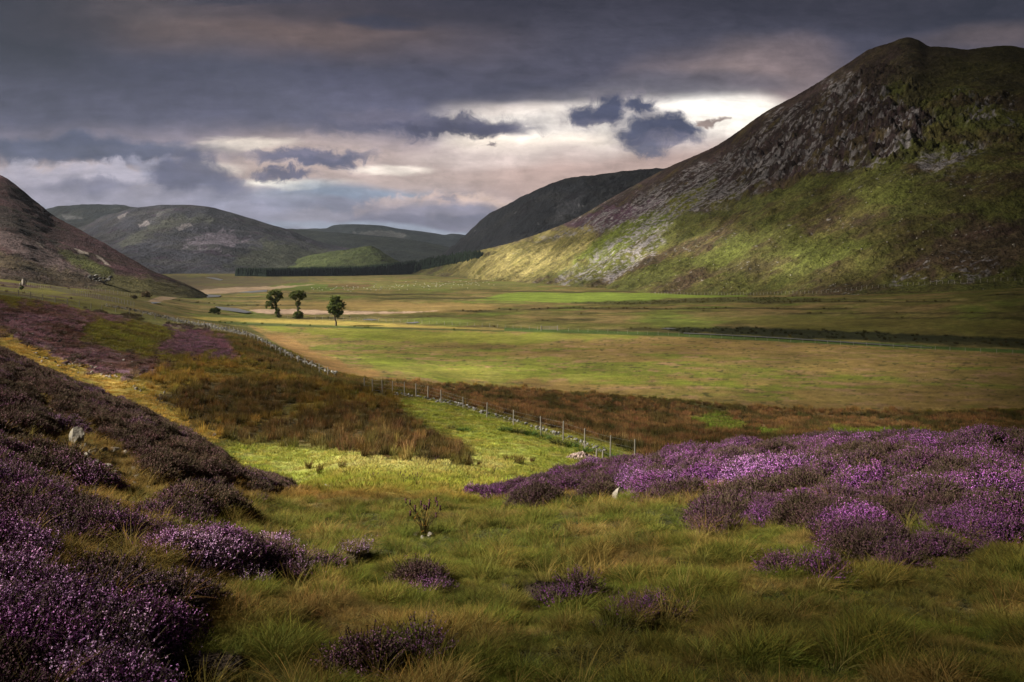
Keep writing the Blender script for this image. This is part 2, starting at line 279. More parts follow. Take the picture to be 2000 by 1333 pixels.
def cover(x, y, z):
    px, py = wpix(x, y, z); o = {}
    n_big = fbm(x / 9, y / 9, 11, 3); n_mid = fbm(x / 1.6, y / 1.6, 12, 3); n_sm = fbm(x / .45, y / .45, 13, 2)
    col = np.zeros(x.shape + (3,))
    def put(m, c_): col[:] = col + (np.asarray(c_) - col) * m[..., None]
    one = np.ones(x.shape)
    # foreground sward
    green = A(.110, .132, .026); straw = A(.225, .172, .062); olive = A(.105, .100, .026); russ = A(.14, .095, .04)
    put(one, olive); put(ss(-.30, .20, n_mid + n_big * .6 + .35 * np.exp(-((px - 1050) / 500) ** 2 - ((py - 1050) / 110) ** 2)), green); put(ss(.12, .42, n_mid * .6 + fbm(x / .8, y / .8, 15, 3)) * .75, straw)
    put(ss(.2, .45, fbm(x / 2.2, y / 2.2, 16, 3)) * .5, russ); col *= (1 + .75 * fbm(x / .8, y / .8, 19, 4, .6))[..., None]
    near = y < 26; mid = (y > 17) & (y < 140)
    o['rushes'] = np.zeros(x.shape)
    # bowl and gully
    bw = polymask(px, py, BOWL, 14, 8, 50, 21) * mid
    put(mid * one, lerp(A(.13, .105, .022), A(.10, .10, .02), ss(-.3, .3, n_big)[..., None]))
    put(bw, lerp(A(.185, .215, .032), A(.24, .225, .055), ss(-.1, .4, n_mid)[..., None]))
    put(bw * .75 * np.exp(-((px - 790) / 170) ** 2 - ((py - 903) / 22) ** 2), A(.36, .33, .12))  # sunlit highlight on the bowl grass, painted as paler colour
    ob = ss(16, 0, np.abs(py - (968 + 10 * fbm(px / 60, px * 0, 5, 2) + (px - 700) * -.01))) * ((px > 430) & (px < 1180) & (y < 26) & (y > 10)); put(ob * .6, A(.22, .14, .050))
    tw = polymask(px, py, TAWNY, 14, 14, 40, 22) * (y > 34); put(tw, lerp(A(.165, .115, .026), A(.10, .085, .018), ss(-.2, .3, fbm(x / 4, y / 6, 41, 3))[..., None]))
    gu = polymask(px, py, GULLY, 10, 6, 40, 23) * (y > 34); put(gu, lerp(A(.30, .20, .045), A(.20, .16, .03), ss(-.2, .3, n_mid)[..., None]))
    r1 = polymask(px, py, RUSH, 14, 16, 50, 24) * (y > 28) * ss(-.55, -.1, fbm(x / 6, y / 9, 42, 3)); put(r1, lerp(A(.062, .050, .017), A(.105, .070, .028), ss(-.2, .3, n_mid)[..., None]))
    r2 = polymask(px, py, RUSHB, 7, 5, 40, 25) * (y > 30)
    gp = (polymask(px, py, [(1345, 818), (1400, 808), (1460, 828), (1450, 842), (1380, 840)], 8, 8, 30, 5) + polymask(px, py, [(1590, 842), (1700, 838), (1900, 850), (1980, 858), (1850, 868), (1640, 862)], 8, 10, 30, 6) + polymask(px, py, [(1480, 838), (1540, 840), (1530, 852), (1480, 850)], 6, 5, 30, 7)) * (y > 30)
    gp = np.clip(gp, 0, 1)
    put(r2, lerp(A(.155, .098, .045), A(.060, .055, .020), ss(-.2, .25, fbm(x / 4, y / 7, 43, 4))[..., None])); put(gp * .95, lerp(A(.14, .20, .030), A(.10, .09, .026), ss(-.1, .3, n_mid)[..., None]))
    r3 = polymask(px, py, WALLB, 8, 8, 40, 26) * (y > 60); put(r3, lerp(A(.060, .058, .017), A(.11, .080, .028), ss(-.2, .3, n_big)[..., None]))
    m1 = polymask(px, py, MOOR, 12, 20, 35, 27) * (y > 34); m2 = polymask(px, py, MOOR2, 14, 18, 30, 28) * (y > 50)
    put(m1, lerp(A(.10, .055, .048), A(.16, .09, .12), ss(-.3, .3, fbm(x / 6, y / 8, 44, 4))[..., None])); put(m2, lerp(A(.150, .082, .125), A(.09, .052, .06), ss(0, .4, fbm(x / 3, y / 5, 45, 3))[..., None]))
    put(polymask(px, py, [(165, 634), (280, 626), (325, 640), (335, 664), (280, 690), (235, 688), (160, 660)], 16, 16, 30, 29) * (y > 60), lerp(A(.125, .125, .022), A(.09, .075, .022), ss(-.2, .3, n_big)[..., None]))
    # beyond the wall: fields
    fld = polymask(px, py, FIELD, 3, 1.2, 60, 30) * (y > 100)
    # patches beyond 150 m
    far = ss(150, 210, y)
    ng = fbm(x / 45, y / 40, 51, 5, .62); nr = fbm(x / 50, y / 28, 52, 5, .62)
    put(far, lerp(A(.105, .098, .024), A(.165, .115, .045), ss(-.15, .25, ng)[..., None])); put(far * ss(.12, .3, nr), A(.055, .048, .016)); put(far * ss(.1, .3, fbm(x / 9, y / 12, 59, 3)) * .5, A(.20, .15, .06)); put(far * ss(.15, .35, fbm(x / 40, y / 60, 53, 3)) * .7, A(.10, .13, .02))
    put(far * ss(-.05, .3, fbm(x / 22, y / 14, 155, 5, .65)) * .6, A(.085, .080, .018)); col *= (1 + (.55 * fbm(x / 7, y / 9, 156, 4, .65)) * far)[..., None]
    # left foothill
    lf = far * ss(330, 150, px) ; put(lf, lerp(A(.11, .10, .018), A(.065, .038, .03), ss(-.05, .2, fbm(x / 20, y / 30, 54, 4))[..., None]))
    # darker heather ground before the plantation on the left
    put(polymask(px, py, [(330, 540), (460, 540), (600, 548), (540, 560), (420, 575), (360, 560)], 6, 6, 40, 31) * far * .7, lerp(A(.060, .040, .034), A(.095, .080, .03), ss(-.15, .25, nr)[..., None]))
    tan = lerp(A(.215, .145, .048), A(.175, .130, .040), ss(-.3, .3, fbm(x / 18, y / 30, 55, 3))[..., None])
    put(fld, tan)
    stripe = fbm(x / 26, y / 9, 56, 4, .55) - .14
    put(fld * ss(0, .35, stripe + .55 * np.exp(-((py - (700 + (px - 800) * .055)) / 26) ** 2) * ss(500, 700, px) * ss(2000, 1300, px)), A(.14, .15, .024))
    put(fld * ss(.02, .35, fbm(x / 7, y / 5, 57, 5, .65)), A(.24, .15, .075)); put(fld * ss(.22, .42, fbm(x / 2.2, y / 1.6, 58, 3, .6)) * .85, A(.05, .05, .015))
    put(polymask(px, py, [(490, 634), (700, 641), (1000, 648), (1280, 656), (1000, 672), (760, 668), (560, 652)], 8, 8, 60, 32) * fld * .75, A(.155, .175, .02))
    put(polymask(px, py, [(640, 728), (560, 690), (500, 645), (560, 660), (680, 715), (800, 742)], 10, 10, 40, 33) * fld * .8, A(.25, .14, .05))
    put(polymask(px, py, [(700, 700), (800, 705), (960, 718), (1250, 735), (1450, 752), (1100, 742), (950, 745), (850, 742), (760, 728)], 12, 14, 50, 34) * fld * .7, A(.155, .18, .022))
    put(polymask(px, py, [(340, 618), (650, 627), (985, 644), (660, 636), (420, 627)], 2, .6, 60, 35) * (y > 180), A(.265, .205, .05))
    put(polymask(px, py, [(400, 628), (660, 637), (985, 646), (985, 648), (700, 642), (480, 636)], 2, .6, 60, 36) * (y > 150), A(.05, .065, .015))
    put(polymask(px, py, [(985, 640), (1300, 650), (2000, 684), (2900, 725), (2900, 734), (2000, 691), (1300, 657), (985, 647)], 2, 1, 60, 37) * (y > 130), A(.055, .085, .018))
    put(polymask(px, py, [(1290, 640), (1500, 640), (2000, 662), (2900, 690), (2900, 722), (2000, 681), (1330, 650)], 5, 4, 40, 38) * far, A(.022, .024, .009))
    put(polymask(px, py, [(1400, 620), (1700, 622), (2000, 628), (2900, 650), (2900, 680), (2000, 660), (1500, 641)], 5, 2, 60, 39) * far * .8, A(.105, .092, .022))
    # bright hay meadow across the valley and pale gravel by the river
    put(polymask(px, py, [(930, 586), (990, 572), (1200, 572), (1460, 575), (1460, 580), (1300, 583), (1260, 590), (1100, 592)], 3, 1.5, 40, 61) * far, A(.125, .165, .022))
    put(polymask(px, py, [(1050, 592), (1300, 585), (1460, 580), (1700, 585), (1500, 590), (1200, 596)], 3, 2, 40, 62) * far * .8, A(.04, .04, .012))
    put(polymask(px, py, [(520, 588), (700, 590), (900, 592), (1000, 600), (900, 612), (700, 606), (500, 602)], 5, 4, 40, 63) * far * .7, A(.22, .145, .05))
    put(polymask(px, py, [(480, 606), (560, 604), (700, 609), (800, 609), (870, 607), (800, 612), (700, 614), (520, 614)], 2, 2, 30, 64) * far, A(.40, .28, .20))
    put(polymask(px, py, [(720, 558), (900, 552), (1000, 550), (1130, 556), (900, 566), (700, 566)], 3, 2, 30, 65) * far * .5, A(.11, .125, .03))
    put(polymask(px, py, [(520, 561), (570, 553), (620, 554), (700, 562), (640, 567), (540, 567)], 3, 2, 30, 66) * far, A(.075, .095, .016))
    put(polymask(px, py, [(640, 556), (740, 555), (720, 562), (640, 562)], 3, 2, 30, 67) * far * .7, A(.09, .05, .02))
    for i_, (yc, amp, x0, x1) in enumerate([(570, 2, 930, 1420), (583, 2.2, 700, 1000), (597, 2, 400, 640), (603, 2.5, 1000, 1700), (608, 3, 850, 1000), (612, 2, 1500, 2000), (575, 2, 600, 900), (622, 2, 1650, 2400), (590, 2, 1400, 1900)]):
        put(ss(amp, amp * .3, np.abs(py - yc - 3 * fbm(px / 90, px * 0 + i_, 70 + i_, 3))) * ss(x0, x0 + 60, px) * ss(x1, x1 - 60, px) * far * .85, A(.042, .036, .012))
    put(polymask(px, py, [(340, 571), (430, 563), (520, 560), (620, 555), (560, 563), (470, 571), (380, 576), (300, 592), (280, 590)], 2, 2, 25, 68) * far * .8, A(.30, .21, .14))
    hl0 = polymask(px, py, HEATHER_L, 30, 20, 60, 81) * (y < 37); put(hl0 * .75, lerp(A(.215, .150, .050), A(.13, .095, .035), ss(-.2, .3, n_mid)[..., None]))
    o['veg'] = col.copy()
    # heather (near) ------------------------------------------------
    hl = polymask(px, py, HEATHER_L, 12, 20, 60, 81) * (y < 37)
    hr = polymask(px, py, HEATHER_R, 10, 12, 50, 82) * (y < 24)
    gaps = ss(.03, .16, fbm(x / 1.3, y / 1.3, 83, 3)) * ss(30, 11, y)
    gaps = np.maximum(gaps, polymask(px, py, [(20, 935), (130, 945), (260, 990), (330, 1010), (240, 1000), (110, 975)], 14, 16, 40, 84)); gaps = np.maximum(gaps, polymask(px, py, [(40, 1075), (150, 1060), (180, 1110), (90, 1130)], 14, 16, 40, 85))
    gaps = np.maximum(gaps, .9 * polymask(px, py, [(90, 848), (150, 848), (250, 876), (300, 930), (360, 965), (320, 985), (225, 952), (160, 918), (100, 885), (60, 870)], 14, 18, 30, 184)); gaps = np.maximum(gaps, .95 * polymask(px, py, [(35, 930), (92, 930), (96, 960), (30, 960)], 10, 8, 30, 185)); gaps = np.maximum(gaps, .8 * polymask(px, py, [(180, 1010), (300, 1000), (330, 1040), (240, 1050)], 14, 16, 40, 186))
    gaps = np.maximum(gaps, .9 * polymask(px, py, [(320, 1110), (480, 1120), (500, 1170), (380, 1165)], 14, 16, 40, 86))
    for qx, qy, qw, qh in LS:
        if qw > 7: gaps = np.maximum(gaps, ss(1.5, .8, np.hypot((px - qx) / (qw * .75 + 3), (py - qy - 7) / (qh * .6 + 13))))
    hl = hl * (1 - gaps * ss(60, 25, y))
    hs = np.zeros(x.shape)
    for sx, sy, rx, ry in SPOTS:
        hs = np.maximum(hs, ss(1.25, .6, np.hypot((px - sx) / rx, (py - sy) / ry) + n_mid * .5) * near)
    hr = hr * (1 - polymask(px, py, [(1185, 955), (1250, 955), (1260, 990), (1180, 990)], 10, 4, 30, 187)) * (1 - .9 * ss(.24, .38, fbm(x / 1.9, y / 1.9, 87, 3)))
    o['heather'] = np.clip(np.maximum(np.maximum(hl, hr), hs), 0, 1)
    put(near * ss(19, 14, y) * .75, A(.042, .038, .016)); put(o['heather'] , A(.045, .030, .020))  # near soil painted dark to stand in for shade between grass tufts
    # flower colour of heather plants, plus lit patches and shaded hollows painted in
    hb = .55 * fbm(x / 2.0, y / 2.0, 88, 4, .6) + .75 * fbm(x / 1.15, y / 1.15, 98, 3)
    hc = lerp(A(.085, .045, .050), A(.36, .14, .36), ss(-.30, .20, hb)[..., None]); hc = lerp(hc, A(.58, .35, .58), ss(.06, .38, hb)[..., None])
    old = lerp(A(.20, .115, .085), A(.26, .13, .16), ss(-.3, .15, hb)[..., None]); old = lerp(old, A(.32, .15, .33), ss(.15, .4, hb)[..., None])
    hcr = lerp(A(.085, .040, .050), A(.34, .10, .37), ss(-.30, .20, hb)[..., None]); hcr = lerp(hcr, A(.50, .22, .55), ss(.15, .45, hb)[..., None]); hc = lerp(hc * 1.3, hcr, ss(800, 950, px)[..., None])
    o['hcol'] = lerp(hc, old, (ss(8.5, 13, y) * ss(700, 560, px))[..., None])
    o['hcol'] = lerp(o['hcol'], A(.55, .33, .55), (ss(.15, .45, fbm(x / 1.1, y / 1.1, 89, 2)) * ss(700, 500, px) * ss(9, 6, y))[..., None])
    o['spot'] = hs
    o['rushes'] = np.clip(r1 + r2 * (1 - gp) + r3 + tw * .35, 0, 1); o['moor'] = np.clip(m1 + m2, 0, 1); o['bowl'] = bw; o['field'] = fld; o['gully'] = gu; o['gp'] = gp
    o['col'] = col
    return o
print('cover...')
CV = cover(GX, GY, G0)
# surface relief
near_a = ss(1.5, 4, GY)
lump = fbm(GX / .62, GY / .62, 91, 3); hum = fbm(GX / 2.4, GY / 2.4, 92, 3)
DZ = CV['heather'] * (.08 + .08 * fbm(GX / 1.15, GY / 1.15, 98, 3) + .06 * lump + .12 * hum) * ss(2, 5, GY) + (1 - CV['heather']) * near_a * (.07 * fbm(GX / .8, GY / .8, 93, 3) + .14 * hum) * ss(140, 60, GY)
DZ += ss(25, 60, GY) * ss(220, 130, GY) * .35 * fbm(GX / 14, GY / 14, 94, 3) * (1 - CV['field'])
DZ += CV['field'] * (.06 * fbm(GX / 6, GY / 6, 95, 3)) + ss(200, 300, GY) * ss(1500, 900, GY) * .30 * fbm(GX / 45, GY / 45, 96, 3)
DZ += CV['moor'] * .30 * fbm(GX / 3, GY / 3, 97, 3)
GZ = G0 + DZ
ltc = tc; lyr = np.log(yr)
def gz(x, y):
    x = np.asarray(x, float); y = np.asarray(y, float)
    c_ = np.interp(x / y, ltc, np.arange(len(ltc))); r_ = np.interp(np.log(y), lyr, np.arange(len(lyr)))
    i = np.clip(c_.astype(int), 0, len(ltc) - 2); j = np.clip(r_.astype(int), 0, len(lyr) - 2); u = c_ - i; v = r_ - j
    return (GZ[j, i] * (1 - u) + GZ[j, i + 1] * u) * (1 - v) + (GZ[j + 1, i] * (1 - u) + GZ[j + 1, i + 1] * u) * v
def hit(px, py, ymin=1.3):
    """where the line of sight through this place of the picture first meets the ground"""
    t = (px - 1000) / F; s = (HY - py) / F
    ys = np.exp(np.linspace(math.log(ymin), math.log(3000), 2500)); zs = gz(t * ys, ys)
    ok_ = zs / ys >= s; k = max(int(np.argmax(ok_)), 1)
    if not ok_.any(): return Vector((t * 9e4, 9e4, s * 9e4))
    a0 = zs[k - 1] / ys[k - 1] - s; a1 = zs[k] / ys[k] - s; f = 0 if a1 == a0 else np.clip(-a0 / (a1 - a0), 0, 1)
    Y = ys[k - 1] + (ys[k] - ys[k - 1]) * f
    return Vector((t * Y, Y, float(gz(t * Y, Y))))

# ------------------------------------------------------------------ mesh + tag helpers
def mesh_np(name, verts, faces, mat=None, parent=None, cols=None, smooth=True, link=True):
    me = bpy.data.meshes.new(name); v = np.asarray(verts, np.float32); f = np.asarray(faces, np.int32)
    me.vertices.add(len(v)); me.vertices.foreach_set('co', v.ravel())
    n = f.shape[1]; me.loops.add(f.size); me.loops.foreach_set('vertex_index', f.ravel())
    me.polygons.add(len(f)); me.polygons.foreach_set('loop_start', np.arange(0, f.size, n, dtype=np.int32))
    try: me.polygons.foreach_set('loop_total', np.full(len(f), n, np.int32))
    except Exception: pass
    me.update(calc_edges=True)
    if smooth: me.polygons.foreach_set('use_smooth', np.ones(len(f), bool))
    for k, c_ in (cols or {}).items():
        a = me.color_attributes.new(k, 'FLOAT_COLOR', 'POINT'); c4 = np.ones((len(v), 4), np.float32); c4[:, :3] = c_; a.data.foreach_set('color', c4.ravel())
    me.validate()
    ob = bpy.data.objects.new(name, me)
    if mat: me.materials.append(mat)
    if link: C.objects.link(ob)
    if parent: ob.parent = parent
    return ob
def gridfaces(nr, nc, off=0):
    i = np.arange(nr * nc).reshape(nr, nc) + off
    return np.stack([i[:-1, :-1], i[:-1, 1:], i[1:, 1:], i[1:, :-1]], -1).reshape(-1, 4)
def tag(o, label=None, cat=None, group=None, kind=None):
    if label: o['label'] = label
    if cat: o['category'] = cat
    if group: o['group'] = group
    if kind: o['kind'] = kind
    return o
def empty(name, loc, rz=0):
    e = bpy.data.objects.new(name, None); C.objects.link(e); e.location = loc; e.rotation_euler = (0, 0, rz); e.empty_display_size = .2; return e

class MB:                                   # collects simple shapes into one mesh
    def __init__(s): s.v = []; s.f3 = []; s.f4 = []; s.c = []
    def tube(s, pts, rad, n=6, cap=True, col=(1, 1, 1)):
        pts = [Vector(p) for p in pts]; base = len(s.v); up = Vector((0, 0, 1))
        for i, p in enumerate(pts):
            d = (pts[min(i + 1, len(pts) - 1)] - pts[max(i - 1, 0)]).normalized()
            a = d.cross(up) if abs(d.z) < .95 else d.cross(Vector((1, 0, 0))); a.normalize(); c_ = d.cross(a)
            r = rad[i] if hasattr(rad, '__len__') else rad
            for k in range(n):
                th = 2 * math.pi * k / n; s.v.append(tuple(p + (a * math.cos(th) + c_ * math.sin(th)) * r)); s.c.append(col)
        for i in range(len(pts) - 1):
            for k in range(n):
                s.f4.append((base + i * n + k, base + i * n + (k + 1) % n, base + (i + 1) * n + (k + 1) % n, base + (i + 1) * n + k))
        if cap:
            for off, p in ((base, pts[0]), (base + (len(pts) - 1) * n, pts[-1])):
                s.v.append(tuple(p)); s.c.append(col); ci = len(s.v) - 1
                for k in range(n): s.f3.append((off + k, off + (k + 1) % n, ci))
    def rock(s, c_, size, seed, col=(1, 1, 1), sub=2, rz=0):
        bm = bmesh.new(); bmesh.ops.create_icosphere(bm, subdivisions=sub, radius=1)
        rr = random.Random(seed); base = len(s.v)
        pl = [(Vector((rr.uniform(-1, 1), rr.uniform(-1, 1), rr.uniform(-.6, 1))).normalized(), rr.uniform(.45, .80)) for _ in range(11)]
        M = Matrix.Rotation(rz, 3, 'Z')
        for v in bm.verts:
            p = v.co.copy()
            for n_, d_ in pl:
                e = p.dot(n_) - d_
                if e > 0: p -= n_ * e
            p += Vector((rr.uniform(-1, 1), rr.uniform(-1, 1), rr.uniform(-1, 1))) * .03
            p = M @ Vector((p.x * size[0], p.y * size[1], p.z * size[2])); s.v.append((p.x + c_[0], p.y + c_[1], p.z + c_[2])); s.c.append(col)
        bm.verts.ensure_lookup_table()
        for f in bm.faces: s.f3.append(tuple(base + v.index for v in f.verts))
        bm.free()
    def box(s, c_, sz, rz=0, col=(1, 1, 1)):
        base = len(s.v); M = Matrix.Rotation(rz, 3, 'Z')
        for dx in (-.5, .5):
            for dy in (-.5, .5):
                for dz in (-.5, .5):
                    p = M @ Vector((dx * sz[0], dy * sz[1], dz * sz[2])); s.v.append((p.x + c_[0], p.y + c_[1], p.z + c_[2])); s.c.append(col)
        for q in ((0, 1, 3, 2), (4, 6, 7, 5), (0, 4, 5, 1), (2, 3, 7, 6), (0, 2, 6, 4), (1, 5, 7, 3)): s.f4.append(tuple(base + k for k in q))
    def quad(s, p, a, c_, col=(1, 1, 1)):   # centre, half axes
        base = len(s.v); p = np.array(p); a = np.array(a); c_ = np.array(c_)
        for q in (p - a - c_, p + a - c_, p + a + c_, p - a + c_): s.v.append(tuple(q)); s.c.append(col)
        s.f4.append((base, base + 1, base + 2, base + 3))
    def build(s, name, mat, parent=None, smooth=False, link=True):
        me = bpy.data.meshes.new(name); me.from_pydata(s.v, [], s.f3 + s.f4); me.update()
        a = me.color_attributes.new('Col', 'FLOAT_COLOR', 'POINT'); c4 = np.ones((len(s.v), 4), np.float32); c4[:, :3] = np.array(s.c, np.float32); a.data.foreach_set('color', c4.ravel())
        if smooth: me.polygons.foreach_set('use_smooth', np.ones(len(me.polygons), bool))
        me.materials.append(mat); o = bpy.data.objects.new(name, me)
        if link: C.objects.link(o)
        if parent: o.parent = parent
        return o

# ------------------------------------------------------------------ materials
def newmat(name):
    m = bpy.data.materials.new(name); m.use_nodes = True; n = m.node_tree; n.nodes.clear(); bb = NB(n)
    o = n.nodes.new('ShaderNodeOutputMaterial'); p = n.nodes.new('ShaderNodeBsdfPrincipled'); n.links.new(p.outputs[0], o.inputs[0])
    p.inputs['Roughness'].default_value = .9; p.inputs['Specular IOR Level'].default_value = .15
    return m, bb, p, o
def terrain_mat(name, scales, bump=.6, dist=.1, var=.45, stretch=(1, 1, 1)):
    m, bb, p, o = newmat(name); tcn = m.node_tree.nodes.new('ShaderNodeTexCoord').outputs['Object']
    tcn = bb.vec('MULTIPLY', tcn, stretch)
    c_ = bb.attr('Col'); h = None
    for k, (s_, d_) in enumerate(scales):
        n = bb.noise(tcn, s_, d_, .62)
        c_ = bb.mix(1.0, c_, bb.mr(n, .28, .72, 1 - var, 1 + var, False), 'MULTIPLY')
        h = n if h is None else bb.math('ADD', h, bb.math('MULTIPLY', n, .5))
    m.node_tree.links.new(c_, p.inputs['Base Color'])
    bp = m.node_tree.nodes.new('ShaderNodeBump'); bp.inputs['Strength'].default_value = bump; bp.inputs['Distance'].default_value = dist
    m.node_tree.links.new(h, bp.inputs['Height']); m.node_tree.links.new(bp.outputs[0], p.inputs['Normal'])
    return m
M_ground = terrain_mat('ground_cover', [(.09, 4), (.45, 5), (2.4, 5), (11, 3)], .9, .35, .34)
M_mtn = terrain_mat('mountain_side', [(.04, 6), (.22, 5), (.9, 3)], 1.0, 3.0, .42)
M_far = terrain_mat('far_hill_side', [(.008, 7), (.04, 6), (.15, 3)], 1.0, 10.0, .42)
def foliage_mat(name, transl=.25, tip=None, inst=True, col=None, var=.3):
    m, bb, p, o = newmat(name)
    base = bb.attr('tint', 'INSTANCER') if inst else (bb.attr('Col') if col is None else None)
    vc = bb.attr('Col')
    if inst: base = bb.mix(1.0, base, vc, 'MULTIPLY')
    m.node_tree.links.new(base, p.inputs['Base Color'])
    tr = m.node_tree.nodes.new('ShaderNodeBsdfTranslucent'); m.node_tree.links.new(base, tr.inputs[0])
    ms = m.node_tree.nodes.new('ShaderNodeMixShader'); ms.inputs[0].default_value = transl
    m.node_tree.links.new(p.outputs[0], ms.inputs[1]); m.node_tree.links.new(tr.outputs[0], ms.inputs[2]); m.node_tree.links.new(ms.outputs[0], o.inputs[0])
    return m
M_grass = foliage_mat('grass_blades', .3)
M_leaf = foliage_mat('leaves', .2, inst=False)
# heather: 'Col' red channel = flower (1) or woody green (0)
M_heather, bb, p, o = newmat('heather_sprigs')
vc = bb.attr('Col'); sepc = M_heather.node_tree.nodes.new('ShaderNodeSeparateColor'); M_heather.node_tree.links.new(vc, sepc.inputs[0])
hcm = bb.mix(sepc.outputs[0], (.075, .058, .030), bb.attr('tint', 'INSTANCER'))
hcm = bb.mix(1.0, hcm, bb.comb(sepc.outputs[1], sepc.outputs[1], sepc.outputs[1]), 'MULTIPLY')
M_heather.node_tree.links.new(hcm, p.inputs['Base Color'])
def stone_mat(name, c1, c2, sc_=3, lich=(.30, .27, .16)):
    m, bb, p, o = newmat(name); t = m.node_tree.nodes.new('ShaderNodeTexCoord').outputs['Object']
    n = bb.noise(t, sc_, 6, .65); c_ = bb.mix(bb.mr(n, .35, .65), c1, c2); n2 = bb.noise(t, sc_ * 2.7, 4, .6); c_ = bb.mix(bb.mr(n2, .55, .68, 0, .7), c_, lich)
    c_ = bb.mix(1.0, c_, bb.attr('Col'), 'MULTIPLY')
    m.node_tree.links.new(c_, p.inputs['Base Color']); bp = m.node_tree.nodes.new('ShaderNodeBump'); bp.inputs['Strength'].default_value = .7; bp.inputs['Distance'].default_value = .03
    m.node_tree.links.new(bb.noise(t, sc_ * 5, 5, .6), bp.inputs['Height']); m.node_tree.links.new(bp.outputs[0], p.inputs['Normal']); return m
M_stone = stone_mat('grey_stone', (.26, .25, .24), (.42, .40, .37))
M_pale = stone_mat('pale_stone', (.17, .150, .125), (.32, .285, .245))
M_slate = stone_mat('blue_slate', (.30, .33, .40), (.46, .50, .58), 5, (.36, .38, .42))
M_pink = stone_mat('pink_gravel_stone', (.27, .19, .17), (.38, .29, .26), 5)
M_wood, bb, p, o = newmat('weathered_wood')
t = M_wood.node_tree.nodes.new('ShaderNodeTexCoord').outputs['Object']
M_wood.node_tree.links.new(bb.mix(bb.noise(bb.vec('MULTIPLY', t, (20, 20, 2)), 3, 4), (.17, .15, .12), (.34, .31, .27)), p.inputs['Base Color'])
M_wire, bb, p, o = newmat('galvanised_wire'); p.inputs['Base Color'].default_value = (.28, .28, .27, 1); p.inputs['Metallic'].default_value = .6; p.inputs['Roughness'].default_value = .6
M_bark, bb, p, o = newmat('bark')
t = M_bark.node_tree.nodes.new('ShaderNodeTexCoord').outputs['Object']
M_bark.node_tree.links.new(bb.mix(bb.noise(t, 4, 5), (.035, .027, .02), (.09, .07, .05)), p.inputs['Base Color'])
M_wool, bb, p, o = newmat('wool'); t = M_wool.node_tree.nodes.new('ShaderNodeTexCoord').outputs['Object']
M_wool.node_tree.links.new(bb.mix(bb.noise(t, 8, 3), (.45, .42, .34), (.62, .58, .50)), p.inputs['Base Color'])
M_water, bb, p, o = newmat('river_water'); p.inputs['Base Color'].default_value = (.42, .42, .43, 1); p.inputs['Roughness'].default_value = .42; p.inputs['Metallic'].default_value = 1.0
t = M_water.node_tree.nodes.new('ShaderNodeTexCoord').outputs['Object']; bp = M_water.node_tree.nodes.new('ShaderNodeBump'); bp.inputs['Strength'].default_value = .25; bp.inputs['Distance'].default_value = .05
M_water.node_tree.links.new(bb.noise(bb.vec('MULTIPLY', t, (1, .4, 1)), 1.5, 3), bp.inputs['Height']); M_water.node_tree.links.new(bp.outputs[0], p.inputs['Normal'])

# ------------------------------------------------------------------ ground
V_ = np.stack([GX, GY, GZ], -1).reshape(-1, 3); F_ = gridfaces(len(yr), len(tc))
ring = []                                   # ground beside and behind the viewer
for yb, wx, zz in ((0.6, 1.0, 0), (-1.5, 6, -.02), (-8, 20, .2), (-60, 90, .8), (-600, 900, 2), (-6000, 9000, 4)):
    ring.append(np.stack([tc / 1.22 * wx * (1.4 if yb > 0 else 1.2), np.full(len(tc), yb), GZ[0] + zz], -1))
ring = np.array(ring[::-1]); rr_ = np.concatenate([ring.reshape(-1, 3), V_]); allf = gridfaces(len(yr) + len(ring), len(tc))
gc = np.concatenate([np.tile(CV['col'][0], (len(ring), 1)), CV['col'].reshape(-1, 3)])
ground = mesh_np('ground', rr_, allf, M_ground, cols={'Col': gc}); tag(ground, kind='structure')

# ------------------------------------------------------------------ hills
def hill(name, crest, foot, prof=1.2, nc=500, nr=160, colf=None, disp=None, mat=None, back=.5, sink=3):
    """crest, foot: rows (px, Y, py). A real ridge: front slope from foot to crest, rounded top and a back slope."""
    x0 = max(crest[0][0], foot[0][0]); x1 = min(crest[-1][0], foot[-1][0]); px = np.linspace(x0, x1, nc)
    cY, cP = curve(crest)(px); fY, fP = curve(foot)(px); cZ = cY * (HY - cP) / F; fZ = fY * (HY - fP) / F - sink
    v = np.concatenate([np.linspace(0, 1, nr), 1 + back * np.linspace(0, 1, nr // 3 + 1)[1:]])[:, None]
    ker = np.exp(-np.linspace(-2.5, 2.5, max(5, int(nc * 170 / (x1 - x0)) | 1)) ** 2); ker /= ker.sum(); hw = len(ker) // 2
    cZs = np.convolve(np.pad(cZ, hw, mode='reflect', reflect_type='odd'), ker, 'valid'); dZ = cZ - cZs
    t = (px - 1000) / F
    Y = fY + (cY - fY) * v
    vv = np.clip(v, 0, 1); g = vv ** prof; g = np.where(v <= 1, g, 1 - ((v - 1) / back) ** 1.5 * .9)
    Z = fZ + (cZs - fZ) * g + dZ * np.where(v < 1, ss(.70, 1.0, v), 1.0); X = t[None, :] * Y
    opx, opy = wpix(X, Y, Z)
    col = colf(X, Y, Z, opx, opy, v + 0 * X) if colf else np.zeros(X.shape + (3,)) + .05
    if disp is not None:
        d = disp(X, Y, Z, opx, opy, v + 0 * X); Z = Z + d * ss(0, .08, v) * np.where(v < 1, ss(1.0, .90, v) * .4 + .6, .6)
    o = mesh_np(name, np.stack([X, Y, Z], -1).reshape(-1, 3), gridfaces(*X.shape), mat or M_far, cols={'Col': col.reshape(-1, 3)})
    tag(o, kind='structure'); o['_s'] = 1; del o['_s']
    return o, (px, fY, fZ, cY, cZ, prof, X, Y, Z)

